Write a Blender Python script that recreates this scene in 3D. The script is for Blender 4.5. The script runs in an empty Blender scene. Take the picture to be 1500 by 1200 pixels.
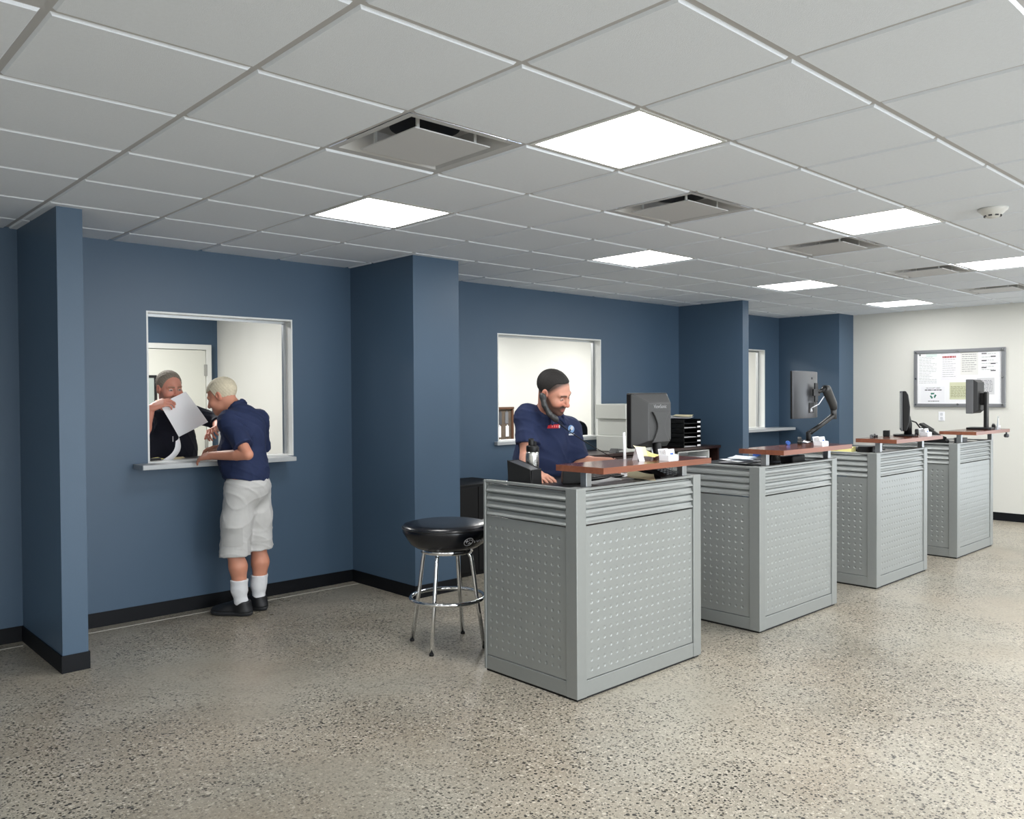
import bpy, bmesh, math, random
from math import pi, sin, cos, radians
from mathutils import Vector, Matrix
import numpy as np

random.seed(7)
SC = bpy.context.scene
COL = SC.collection
T = 0.6096          # ceiling module (two feet)
HC = 2.591          # ceiling height

# ------------------------------------------------------------------ materials
def lin(c):
    return tuple(((x/255/12.92) if x/255 <= .04045 else ((x/255+.055)/1.055)**2.4) for x in c)

MATS = {}
def mat(name, rgb, rough=.5, metal=0., spec=.5, emit=None, noise=None, bump=None, coat=0.):
    """rgb is sRGB 0-255; noise=(scale, amount) mottles the colour; bump=(scale, strength)."""
    if name in MATS: return MATS[name]
    m = bpy.data.materials.new(name); m.use_nodes = True
    nt = m.node_tree; b = nt.nodes['Principled BSDF']
    c = lin(rgb)
    b.inputs['Base Color'].default_value = (*c, 1)
    b.inputs['Roughness'].default_value = rough
    b.inputs['Metallic'].default_value = metal
    b.inputs['Specular IOR Level'].default_value = spec
    b.inputs['Coat Weight'].default_value = coat
    if emit:
        b.inputs['Emission Color'].default_value = (*emit[0], 1)
        b.inputs['Emission Strength'].default_value = emit[1]
    tc = None
    if noise or bump:
        tc = nt.nodes.new('ShaderNodeTexCoord')
    if noise:
        n = nt.nodes.new('ShaderNodeTexNoise'); n.inputs['Scale'].default_value = noise[0]
        n.inputs['Detail'].default_value = 4
        nt.links.new(tc.outputs['Object'], n.inputs['Vector'])
        mx = nt.nodes.new('ShaderNodeMix'); mx.data_type = 'RGBA'
        k = noise[1]
        mx.inputs[6].default_value = (*[max(0, x*(1-k)) for x in c], 1)
        mx.inputs[7].default_value = (*[min(1, x*(1+k)) for x in c], 1)
        nt.links.new(n.outputs['Fac'], mx.inputs[0])
        nt.links.new(mx.outputs[2], b.inputs['Base Color'])
    if bump:
        n = nt.nodes.new('ShaderNodeTexNoise'); n.inputs['Scale'].default_value = bump[0]
        n.inputs['Detail'].default_value = 3
        nt.links.new(tc.outputs['Object'], n.inputs['Vector'])
        bp = nt.nodes.new('ShaderNodeBump'); bp.inputs['Strength'].default_value = bump[1]
        bp.inputs['Distance'].default_value = .004
        nt.links.new(n.outputs['Fac'], bp.inputs['Height'])
        nt.links.new(bp.outputs['Normal'], b.inputs['Normal'])
    MATS[name] = m
    return m

def floor_material():
    m = bpy.data.materials.new('polished_concrete'); m.use_nodes = True
    nt = m.node_tree; N = nt.nodes.new; L = nt.links.new
    b = nt.nodes['Principled BSDF']
    tc = N('ShaderNodeTexCoord')
    def noise(scale, det=4, rough=.6, dist=0.):
        n = N('ShaderNodeTexNoise'); n.inputs['Scale'].default_value = scale
        n.inputs['Detail'].default_value = det; n.inputs['Roughness'].default_value = rough
        n.inputs['Distortion'].default_value = dist
        L(tc.outputs['Object'], n.inputs['Vector']); return n
    def ramp(src, stops):
        r = N('ShaderNodeValToRGB'); L(src, r.inputs['Fac'])
        cr = r.color_ramp
        while len(cr.elements) < len(stops): cr.elements.new(.5)
        for e, (p, c) in zip(cr.elements, stops):
            e.position = p; e.color = (*c, 1) if len(c) == 3 else c
        return r
    def mix(fac, a, bb, mode='MIX'):
        x = N('ShaderNodeMix'); x.data_type = 'RGBA'; x.blend_type = mode
        if hasattr(fac, 'links') or not isinstance(fac, (int, float)): L(fac, x.inputs[0])
        else: x.inputs[0].default_value = fac
        for s, i in ((a, 6), (bb, 7)):
            if isinstance(s, tuple): x.inputs[i].default_value = (*s, 1)
            else: L(s, x.inputs[i])
        return x.outputs[2]
    def math_(op, a, bb):
        x = N('ShaderNodeMath'); x.operation = op
        for s, i in ((a, 0), (bb, 1)):
            if isinstance(s, (int, float)): x.inputs[i].default_value = s
            else: L(s, x.inputs[i])
        return x.outputs[0]
    base = ramp(noise(.55, 5, .6, .6).outputs['Fac'],
                [(.36, lin((118, 112, 99))), (.5, lin((158, 152, 139))), (.64, lin((184, 178, 164)))])
    tint = ramp(noise(1.3, 3, .5, .3).outputs['Fac'],
                [(.35, lin((164, 153, 137))), (.65, lin((166, 163, 152)))])
    col = mix(.5, base.outputs['Color'], tint.outputs['Color'])
    fine = noise(60, 3, .7)
    col = mix(.35, col, ramp(fine.outputs['Fac'], [(.3, (.12, .12, .115)), (.7, (.58, .57, .54))]).outputs['Color'], 'OVERLAY')
    # exposed aggregate: voronoi stones, more of them where the slab was ground deeper
    expo = ramp(noise(.8, 3, .55, .5).outputs['Fac'], [(.34, (.16, .16, .16)), (.5, (1, 1, 1))])
    def stones(scale, lo, colour_stops, amount):
        nonlocal col
        v = N('ShaderNodeTexVoronoi'); v.inputs['Scale'].default_value = scale
        L(tc.outputs['Object'], v.inputs['Vector'])
        sp = N('ShaderNodeSeparateColor'); L(v.outputs['Color'], sp.inputs[0])
        pick = math_('GREATER_THAN', sp.outputs[0], lo)
        near = math_('LESS_THAN', v.outputs['Distance'], math_('MULTIPLY', sp.outputs[1], .52))
        f = math_('MULTIPLY', math_('MULTIPLY', pick, near), math_('MULTIPLY', expo.outputs['Color'], amount))
        cc = ramp(sp.outputs[2], colour_stops)
        col = mix(f, col, cc.outputs['Color'])
    stones(58, .45, [(.0, lin((178, 172, 158))), (1., lin((206, 200, 186)))], .6)
    stones(150, .45, [(.0, lin((190, 184, 170))), (1., lin((222, 216, 202)))], .5)
    stones(60, .36, [(.0, lin((30, 30, 31))), (.6, lin((58, 57, 54))), (1., lin((110, 102, 88)))], .95)
    stones(96, .34, [(.0, lin((32, 32, 33))), (1., lin((84, 82, 77)))], .95)
    L(col, b.inputs['Base Color'])
    r = ramp(noise(1.1, 4).outputs['Fac'], [(.3, (.26, .26, .26)), (.7, (.42, .42, .42))])
    L(r.outputs['Color'], b.inputs['Roughness'])
    b.inputs['Specular IOR Level'].default_value = .42
    return m

def wood_material(name, dark, light, axis=0, rough=.18):
    m = bpy.data.materials.new(name); m.use_nodes = True
    nt = m.node_tree; b = nt.nodes['Principled BSDF']; N = nt.nodes.new; L = nt.links.new
    tc = N('ShaderNodeTexCoord'); mp = N('ShaderNodeMapping')
    s = [22, 22, 22]; s[axis] = 1.6
    mp.inputs['Scale'].default_value = s
    L(tc.outputs['Object'], mp.inputs['Vector'])
    n = N('ShaderNodeTexNoise'); n.inputs['Scale'].default_value = 1.; n.inputs['Detail'].default_value = 6
    n.inputs['Distortion'].default_value = 1.2
    L(mp.outputs[0], n.inputs['Vector'])
    r = N('ShaderNodeValToRGB'); L(n.outputs['Fac'], r.inputs['Fac'])
    r.color_ramp.elements[0].position = .3; r.color_ramp.elements[0].color = (*lin(dark), 1)
    r.color_ramp.elements[1].position = .7; r.color_ramp.elements[1].color = (*lin(light), 1)
    L(r.outputs['Color'], b.inputs['Base Color'])
    b.inputs['Roughness'].default_value = rough
    return m

M_BLUE = mat('blue_wall_paint', (70, 91, 112), .42, spec=.4, noise=(3, .03), bump=(180, .06))
M_WHITE = mat('white_wall_paint', (214, 214, 208), .55, bump=(180, .05))
M_BASE = mat('black_rubber_baseboard', (9, 12, 18), .55, spec=.25)
M_FLOOR = floor_material()
M_TILE = mat('ceiling_tile', (224, 230, 238), .9, noise=(70, .035), bump=(260, .25))
M_GRID = mat('ceiling_grid_steel', (186, 186, 187), .5)
M_EMIT = mat('lit_panel', (255, 255, 255), .5, emit=((1., .99, .975), 18.))
M_WTRIM = mat('white_enamel', (222, 224, 222), .35)
M_ALU = mat('brushed_aluminium', (172, 175, 177), .34, .85, bump=(90, .05))
M_SILVER = mat('silver_powder_coat', (154, 158, 157), .42, .5, noise=(40, .03), bump=(300, .03))
M_SILVER2 = mat('perforated_silver_sheet', (158, 162, 161), .42, .5, noise=(7, .05), bump=(320, .03))
M_CHERRY = wood_material('cherry_laminate', (88, 46, 32), (116, 64, 45), 0, .16)
M_CHERRY_EDGE = wood_material('cherry_edge_band', (120, 72, 54), (142, 88, 66), 0, .3)
M_ESPRESSO = wood_material('espresso_laminate', (36, 22, 20), (52, 32, 28), 0, .3)
M_BLACK = mat('black_plastic', (13, 14, 16), .42, spec=.35, bump=(400, .05))
M_BLACKM = mat('matte_black', (16, 17, 19), .6)
M_CHAR = mat('charcoal_plastic', (58, 59, 60), .42, bump=(500, .06))
M_GREYP = mat('grey_plastic', (96, 98, 101), .4)
M_SLATE = mat('slate_metal', (84, 86, 90), .4, .3)
M_BEIGE = mat('printer_beige', (196, 198, 192), .45)
M_BEIGE2 = mat('printer_grey', (166, 169, 166), .5)
M_PAPER = mat('white_paper', (236, 237, 240), .7)
M_PAPERG = mat('grey_paper', (206, 207, 210), .7, noise=(30, .06))
M_YELLOW = mat('yellow_paper', (236, 228, 150), .7)
M_CREAM = mat('cream_paper', (238, 228, 190), .7)
M_GREENP = mat('pale_green_paper', (206, 208, 180), .7, noise=(26, .06))
M_CHROME = mat('polished_chrome', (225, 227, 230), .08, 1.)
M_STEEL = mat('brushed_steel', (190, 190, 188), .25, 1., bump=(60, .06))
M_VINYL = mat('black_vinyl', (18, 20, 26), .25, bump=(120, .08))
M_RED = mat('red_print', (178, 84, 88), .7)
M_INK = mat('grey_print', (110, 112, 116), .8)
M_INKD = mat('dark_print', (48, 50, 54), .8)
M_TEAL = mat('teal_print', (40, 112, 96), .7)
M_TEALL = mat('pale_teal_print', (214, 226, 224), .7)
M_BLUEP = mat('blue_print', (52, 96, 178), .6)
M_LOGO = mat('white_print', (205, 208, 214), .5)
M_CARD = mat('card_holder_white', (236, 238, 242), .3)
M_VENT = mat('vent_white_metal', (188, 189, 190), .45)
M_VENTD = mat('vent_dark_neck', (26, 30, 40), .6)
M_PLATE = mat('vent_plaque', (200, 201, 203), .5)

# ------------------------------------------------------------------ mesh builder
class MB:
    def __init__(s): s.v = []; s.f = []; s.sm = []; s.mi = []
    def add(s, vs, fs, smooth=False, mi=0, M=None):
        o = len(s.v)
        for v in vs:
            s.v.append(tuple(M @ Vector(v)) if M is not None else tuple(v))
        for f in fs:
            s.f.append([o+i for i in f]); s.sm.append(smooth); s.mi.append(mi)
        return s
    def box(s, x0, x1, y0, y1, z0, z1, mi=0, M=None):
        vs = [(x0,y0,z0),(x1,y0,z0),(x1,y1,z0),(x0,y1,z0),(x0,y0,z1),(x1,y0,z1),(x1,y1,z1),(x0,y1,z1)]
        return s.add(vs, [(3,2,1,0),(4,5,6,7),(0,1,5,4),(1,2,6,5),(2,3,7,6),(3,0,4,7)], False, mi, M)
    def cyl(s, p, q, r0, r1=None, n=16, mi=0, caps=True, smooth=True):
        return s.tube([p, q], [r0, r0 if r1 is None else r1], n, mi, caps, smooth)
    def tube(s, pts, r, n=10, mi=0, caps=True, smooth=True, closed=False):
        pts = [Vector(p) for p in pts]
        if not isinstance(r, (list, tuple)): r = [r]*len(pts)
        rings = []; up = None; K = len(pts)
        for i, p in enumerate(pts):
            if closed: d = pts[(i+1) % K]-pts[i-1]
            else: d = (pts[min(i+1, K-1)]-pts[max(i-1, 0)])
            d.normalize()
            if up is None:
                a = Vector((0,0,1)) if abs(d.z) < .9 else Vector((1,0,0))
                up = (a-d*a.dot(d)).normalized()
            else:
                up = (up-d*up.dot(d)).normalized()
            w = d.cross(up)
            rings.append([p+(up*cos(2*pi*k/n)+w*sin(2*pi*k/n))*r[i] for k in range(n)])
        vs = [v for ring in rings for v in ring]; fs = []
        for i in range(K if closed else K-1):
            a, b2 = i*n, ((i+1) % K)*n
            for k in range(n):
                fs.append((a+k, a+(k+1) % n, b2+(k+1) % n, b2+k))
        s.add(vs, fs, smooth, mi)
        if caps and not closed:
            o = len(s.v)-len(vs)
            s.f.append([o+k for k in range(n)][::-1]); s.sm.append(False); s.mi.append(mi)
            s.f.append([o+(K-1)*n+k for k in range(n)]); s.sm.append(False); s.mi.append(mi)
        return s
    def lathe(s, prof, n=32, c=(0,0,0), mi=0, M=None, smooth=True):
        """prof: (radius, z) list"""
        vs = []; fs = []
        for (r, z) in prof:
            for k in range(n):
                vs.append((c[0]+r*cos(2*pi*k/n), c[1]+r*sin(2*pi*k/n), c[2]+z))
        for i in range(len(prof)-1):
            for k in range(n):
                fs.append((i*n+k, i*n+(k+1) % n, (i+1)*n+(k+1) % n, (i+1)*n+k))
        s.add(vs, fs, smooth, mi, M)
        o = len(s.v)-len(vs)
        s.f.append([o+k for k in range(n)][::-1]); s.sm.append(False); s.mi.append(mi)
        s.f.append([o+(len(prof)-1)*n+k for k in range(n)]); s.sm.append(False); s.mi.append(mi)
        return s
    def prism(s, poly, h0, h1, axis='z', mi=0, M=None, smooth=False):
        """poly of 2d points extruded along axis. axis z: (x,y); y: (x,z); x: (y,z)"""
        def P(u, w, h):
            return (u, w, h) if axis == 'z' else ((u, h, w) if axis == 'y' else (h, u, w))
        n = len(poly)
        vs = [P(u, w, h0) for u, w in poly]+[P(u, w, h1) for u, w in poly]
        s.add(vs, [(k, (k+1) % n, n+(k+1) % n, n+k) for k in range(n)], smooth, mi, M)
        o = len(s.v)-2*n
        s.f.append([o+k for k in range(n)][::-1]); s.sm.append(False); s.mi.append(mi)
        s.f.append([o+n+k for k in range(n)]); s.sm.append(False); s.mi.append(mi)
        return s
    def mesh(s, name):
        me = bpy.data.meshes.new(name)
        me.from_pydata(s.v, [], s.f)
        me.polygons.foreach_set('use_smooth', s.sm)
        me.polygons.foreach_set('material_index', s.mi)
        bm = bmesh.new(); bm.from_mesh(me)
        bmesh.ops.recalc_face_normals(bm, faces=bm.faces)
        bm.to_mesh(me); bm.free()
        return me
    def build(s, name, material, parent=None, bevel=0, seg=2):
        me = s.mesh(name)
        for m in (material if isinstance(material, (list, tuple)) else [material]): me.materials.append(m)
        o = bpy.data.objects.new(name, me); COL.objects.link(o)
        if parent is not None: o.parent = parent
        if bevel:
            b = o.modifiers.new('bevel', 'BEVEL'); b.width = bevel; b.segments = seg; b.limit_method = 'ANGLE'
        return o

def thing(name, label, cat, loc=(0,0,0), rz=0, group=None):
    o = bpy.data.objects.new(name, None); COL.objects.link(o)
    o.empty_display_size = .05
    o.location = loc; o.rotation_euler = (0, 0, rz)
    o['label'] = label; o['category'] = cat
    if group: o['group'] = group
    return o
def tag(o, label, cat, group=None):
    o['label'] = label; o['category'] = cat
    if group: o['group'] = group
    return o
def struct(o): o['kind'] = 'structure'; return o
def dup(root, label, loc, rz=None, group=None):
    r = root.copy(); COL.objects.link(r); r.location = loc
    if rz is not None: r.rotation_euler = (0, 0, rz)
    r['label'] = label
    if group: r['group'] = group
    for ch in list(root.children):
        c = ch.copy(); COL.objects.link(c); c.parent = r
        for g in list(ch.children):
            d = g.copy(); COL.objects.link(d); d.parent = c
    return r
def text_mesh(name, txt, size, M, material, parent=None, depth=.0006):
    cu = bpy.data.curves.new(name, 'FONT'); cu.body = txt; cu.size = size
    cu.align_x = 'CENTER'; cu.align_y = 'CENTER'; cu.extrude = depth
    tmp = bpy.data.objects.new('tmp_text', cu); COL.objects.link(tmp)
    dg = bpy.context.evaluated_depsgraph_get()
    me = bpy.data.meshes.new_from_object(tmp.evaluated_get(dg))
    bpy.data.objects.remove(tmp); bpy.data.curves.remove(cu)
    me.transform(M); me.materials.clear(); me.materials.append(material); me.name = name
    o = bpy.data.objects.new(name, me); COL.objects.link(o)
    if parent is not None: o.parent = parent
    return o
def arc(c, r, a0, a1, n, plane='xy'):
    out = []
    for k in range(n+1):
        a = a0+(a1-a0)*k/n
        u, w = r*cos(a), r*sin(a)
        out.append((c[0]+u, c[1]+w, c[2]) if plane == 'xy' else ((c[0]+u, c[1], c[2]+w) if plane == 'xz' else (c[0], c[1]+u, c[2]+w)))
    return out
def rrect(x0, x1, y0, y1, r, n=5):
    P = []
    for cx, cy, a in ((x1-r, y0+r, -pi/2), (x1-r, y1-r, 0), (x0+r, y1-r, pi/2), (x0+r, y0+r, pi)):
        for k in range(n+1):
            t = a+pi/2*k/n
            P.append((cx+r*cos(t), cy+r*sin(t)))
    return P

# ------------------------------------------------------------------ the room
YW = 3.38            # face of the blue wall
XR = 10.40           # white end wall
X0, Y0 = -4.2, -8.6  # walls behind the camera
b = MB(); b.box(X0, XR, Y0, 6.4, -.1, 0); struct(b.build('floor', M_FLOOR))

LIGHTS = [(3,-1),(3,2),(7,-1),(7,2),(11,-1),(11,2),(15,2),(15,-1)]
HIDDEN_LIGHTS = [(-1,-4),(3,-4),(7,-4),(11,-4),(15,-4),(-1,-7),(3,-7),(7,-7),(11,-7),(15,-7),(-1,-10),(3,-10),(7,-10),(11,-10),(-5,-4),(-5,-7),(-5,-1),(-5,-10)]
VENTS = [(2,0),(5,0),(8,0),(11,0),(14,0),(-1,-1)]
special = set(LIGHTS)|set(VENTS)|set(HIDDEN_LIGHTS)
ct = MB()
ZG = HC+.003
g = .012
for i in range(-8, 18):
    for j in range(-15, 11):
        x0, x1, y0, y1 = i*T, (i+1)*T, j*T, (j+1)*T
        # flange of the grid round the cell
        o = [(x0,y0,ZG),(x1,y0,ZG),(x1,y1,ZG),(x0,y1,ZG)]
        n_ = [(x0+g,y0+g,ZG),(x1-g,y0+g,ZG),(x1-g,y1-g,ZG),(x0+g,y1-g,ZG)]
        ct.add(o+n_, [(k,(k+1)%4,4+(k+1)%4,4+k) for k in range(4)], mi=1)
        if (i, j) in special: continue
        e = g+.007; zb = HC-.006
        lo = [(x0+e,y0+e,zb),(x1-e,y0+e,zb),(x1-e,y1-e,zb),(x0+e,y1-e,zb)]
        ct.add(n_+lo, [(k,(k+1)%4,4+(k+1)%4,4+k) for k in range(4)]+[(4,5,6,7)], mi=0)
# a cover above everything
ct.box(-8*T, 18*T, -15*T, 11*T, HC+.16, HC+.2)
struct(ct.build('ceiling', [M_TILE, M_GRID]))

def wall_with_openings(mb, x0, x1, y0, y1, z1, ops):
    """a wall along x with rectangular openings (xa, xb, za, zb)"""
    xs = x0
    for (xa, xb, za, zb) in sorted(ops):
        mb.box(xs, xa, y0, y1, 0, z1)
        mb.box(xa, xb, y0, y1, 0, za); mb.box(xa, xb, y0, y1, zb, z1)
        xs = xb
    mb.box(xs, x1, y0, y1, 0, z1)
WA = (1.445, 2.552, 1.07, 2.13)
WB = (4.71, 6.22, 1.085, 2.13)
WC = (8.15, 9.615, 1.07, 2.13)
TW = .13
b = MB(); wall_with_openings(b, X0, XR, YW, YW+TW, HC+.05, [WA, WB, WC]); struct(b.build('wall_back', M_BLUE))
b = MB(); GY0, GY1, GZ = -3.3, -.45, 2.25     # unseen opening added in the right wall to let in side light
b.box(XR, XR+.12, Y0, GY0, 0, HC+.05); b.box(XR, XR+.12, GY1, YW+TW, 0, HC+.05); b.box(XR, XR+.12, GY0, GY1, GZ, HC+.05); struct(b.build('wall_right', M_WHITE))
b = MB()
for yy in (GY0, -1.905, GY1-.06): b.box(XR+.02, XR+.10, yy, yy+.06, 0, GZ)
b.box(XR+.02, XR+.10, GY0, GY1, GZ-.06, GZ); b.box(XR+.02, XR+.10, GY0, GY1, 0, .1)
struct(b.build('added_opening_frame', M_ALU))  # mullions and rails of the opening added for side light
b = MB(); b.box(X0-.12, X0, Y0, YW+TW, 0, HC+.05); struct(b.build('wall_left', M_WHITE))
b = MB(); b.box(X0-.12, XR+.12, Y0-.12, Y0, 0, HC+.05); struct(b.build('wall_front', M_WHITE))
PIL = [(.667, .80), (3.082, 3.522), (7.64, 7.765), (9.99, XR)]
YP = 2.515
for k, (xa, xb) in enumerate(PIL):
    b = MB(); b.box(xa, xb, YP, YW, 0, HC+.02); struct(b.build('wall_pilaster', M_BLUE))
# baseboards
BH, BT = .098, .008
def baseb(name, segs):
    b = MB()
    for (xa, ya, xb, yb) in segs:
        b.box(min(xa,xb), max(xa,xb), min(ya,yb), max(ya,yb), 0, BH)
    return struct(b.build(name, M_BASE, bevel=.002))
segs = []
edges = [X0]+[v for p_ in PIL for v in p_]
for k in range(0, len(edges)-1, 2):
    segs.append((edges[k]+(BT if k else 0), YW-BT, edges[k+1]-BT, YW))
baseb('baseboard_back', segs)
segs = []
for (xa, xb) in PIL:
    segs.append((xa-BT, YP-BT, xb+(BT if xb < XR else 0), YP))
    segs.append((xa-BT, YP, xa, YW))
    if xb < XR: segs.append((xb, YP, xb+BT, YW))
baseb('baseboard_pilaster', segs)
baseb('baseboard_right', [(XR-BT, Y0, XR, GY0), (XR-BT, GY1, XR, YP-BT)])
# pale sealant line on the slab along the blue wall
b = MB(); b.box(-.6, .64, 3.262, 3.27, 0, .0015); b.box(.83, 3.06, 3.262, 3.27, 0, .0015)
b.box(2.9, 4.0, 3.1, 3.106, -.001, -.0005)
struct(b.build('trim_1', mat('pale_sealant', (196, 194, 186), .6)))

# windows: liner of the opening, track, sill ledge
def window(n, op, sill=None, track=True):
    xa, xb, za, zb = op
    t = .012
    b = MB()
    ya, yb = YW-.001, YW+TW+.006
    b.box(xa, xb, ya, yb, zb-t, zb); b.box(xa, xb, ya, yb, za, za+t)
    b.box(xa, xa+t, ya, yb, za+t, zb-t); b.box(xb-t, xb, ya, yb, za+t, zb-t)
    w = struct(b.build('window_%d' % n, M_WTRIM))
    if track:
        b = MB()
        yt = YW+.085
        b.box(xb-t-.02, xb-t, yt, yt+.03, za+t, zb-t); b.box(xa+t, xa+t+.02, yt, yt+.03, za+t, zb-t)
        b.box(xa+t+.02, xb-t-.02, yt, yt+.03, zb-t-.018, zb-t)
        o = b.build('window_track', M_ALU, w)
    if sill:
        xs0, xs1, ys, z0, z1 = sill
        b = MB(); b.box(xs0, xs1, ys, YW-.0015, z0, z1)
        b.build('window_sill', mat('grey_solid_sill', (176, 180, 182), .35), w, bevel=.003)
window(1, WA, (1.345, 2.475, 3.19, 1.042, 1.074))
window(2, WB, (4.66, 6.27, 3.33, 1.055, 1.088))
window(3, WC, (8.05, 9.97, 3.12, 1.04, 1.074))

# rooms behind the windows
YB = 6.2
b = MB(); b.box(X0, 3.24, YB, YB+.1, 0, HC+.05); struct(b.build('wall_office_back', M_BLUE))
b = MB(); b.box(3.18, 3.24, YW+TW, YB, 0, HC+.05); struct(b.build('wall_office_side', M_WHITE))
b = MB(); b.box(X0-.1, X0, YW+TW, YB, 0, HC+.05); struct(b.build('wall_office_left', M_WHITE))
b = MB(); b.box(3.24, XR, YB, YB+.1, 0, HC+.05); struct(b.build('wall_parts_back', M_WHITE))
b = MB(); b.box(XR, XR+.1, YW+TW, YB+.1, 0, HC+.05); struct(b.build('wall_parts_right', M_WHITE))
# office door, seen through the left window
d = MB(); d.box(2.10, 3.03, YB-.045, YB-.002, .01, 2.03)
door = struct(d.build('door_1', mat('door_white', (222, 222, 212), .45), bevel=.003))
d = MB(); d.box(3.035, 3.09, YB-.06, YB-.001, 0, 2.085); d.box(2.04, 2.095, YB-.06, YB-.001, 0, 2.085); d.box(2.04, 3.09, YB-.0605, YB-.001, 2.035, 2.09)
d.build('door_frame', mat('frame_white', (226, 227, 222), .4), door, bevel=.003)
for z in (.3, 1.05, 1.82):
    d = MB(); d.box(3.012, 3.04, YB-.066, YB-.046, z-.06, z+.06); d.build('door_hinge', M_STEEL, door)
d = MB()
d.box(2.19, 2.215, YB-.06, YB-.04, 1.02, 1.76); d.box(2.49, 2.515, YB-.06, YB-.04, 1.02, 1.76)
d.box(2.215, 2.49, YB-.06, YB-.04, 1.02, 1.045); d.box(2.215, 2.49, YB-.06, YB-.04, 1.735, 1.76)
vf = d.build('vision_frame', M_BLACKM, door)
d = MB(); d.box(2.215, 2.49, YB-.052, YB-.046, 1.045, 1.735)
d.build('vision_pane', mat('pane_grey', (176, 186, 180), .15), vf)

# ------------------------------------------------------------------ ceiling lights, vents, detector
def ceiling_light(i, j, label):
    t = thing('ceiling_light', label, 'light', (i*T+T/2, j*T+T/2, HC), 0, 'square lit ceiling panels')
    h = T/2-g
    b = MB()
    q = .016
    for (a0, a1, b0, b1) in ((-h, h, -h, -h+q), (-h, h, h-q, h), (-h, -h+q, -h+q, h-q), (h-q, h, -h+q, h-q)):
        b.box(a0, a1, b0, b1, -.002, .03)
    b.build('light_frame', M_WTRIM, t)
    b = MB(); b.box(-h+q, h-q, -h+q, h-q, .002, .012)
    b.build('diffuser', M_EMIT, t)
    return t
LL = ['large bright ceiling panel light above the first reception counter, nearest the camera',
      'bright ceiling panel light above the left service window and left blue pilaster',
      'bright ceiling panel light left of the smoke detector, in front of the third counter',
      'bright ceiling panel light over the middle service window behind the man on the phone',
      'bright ceiling panel light cut by the right edge of the photo',
      'small bright ceiling panel light above the thin blue partition',
      'smallest bright ceiling panel light, farthest away beside the white end wall',
      'far ceiling panel light by the white end wall, right of the frame']
for k, (i, j) in enumerate(LIGHTS[:7]): ceiling_light(i, j, LL[k])
def ceiling_vent(i, j, label, white=False):
    t = thing('ceiling_vent', label, 'vent', (i*T+T/2, j*T+T/2, HC), 0, 'square plaque air diffusers in the ceiling')
    h = T/2-g; s = .2; zt = .085
    b = MB()
    def ring(a, z): return [(-a,-a,z),(a,-a,z),(a,a,z),(-a,a,z)]
    vs = ring(h,0)+ring(h-.03,.0)+ring(h-.07,.05)+ring(s,zt)
    fs = []
    for r_ in range(3): fs += [(r_*4+k, r_*4+(k+1)%4, r_*4+4+(k+1)%4, r_*4+4+k) for k in range(4)]
    fs.append((12,13,14,15))
    b.add(vs, fs)
    b.build('vent_pan', M_VENT, t)
    b = MB(); b.cyl((0,0,zt-.012), (0,0,zt-.001), .15, n=32); b.build('vent_neck', M_VENTD, t)
    b = MB(); a = .196
    b.add(ring(a,-.012)+ring(a,-.007), [(0,1,2,3),(4,5,6,7)]+[(k,(k+1)%4,4+(k+1)%4,4+k) for k in range(4)])
    b.build('vent_plaque', M_PLATE, t)
    for sx in (-1,1):
        for sy in (-1,1):
            b = MB(); b.box(sx*.15-.007, sx*.15+.007, sy*.15-.004, sy*.15+.004, -.006, zt-.013); b.build('vent_hanger', M_WTRIM, t)
    return t
VL = ['large square air diffuser with a dark round neck, nearest the camera at upper left centre',
      'grey square air diffuser right of the nearest bright ceiling panel',
      'grey square air diffuser just below the panel light beside the smoke detector',
      'far pale square air diffuser left of the light at the right edge',
      'farthest thin square air diffuser at the right edge near the white wall',
      'square air diffuser cut off by the top left corner of the photo']
for k, (i, j) in enumerate(VENTS): ceiling_vent(i, j, VL[k])
b = MB(); b.lathe([(.078,0),(.078,-.01),(.062,-.024),(.046,-.04),(.03,-.052),(.0,-.054)][::-1], 32)
sd = b.build('smoke_detector', mat('detector_white', (206, 206, 202), .5)); sd.location = (4.66, -.93, HC-.006)
tag(sd, 'round white smoke detector on the ceiling at upper right', 'smoke detector')
b = MB()
for k in range(8):
    a = k*pi/4; b.box(-.009, .009, .040, .046, -.047, -.039, M=Matrix.Rotation(a, 4, 'Z'))
b.build('detector_slot', M_INKD, sd)
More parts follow.
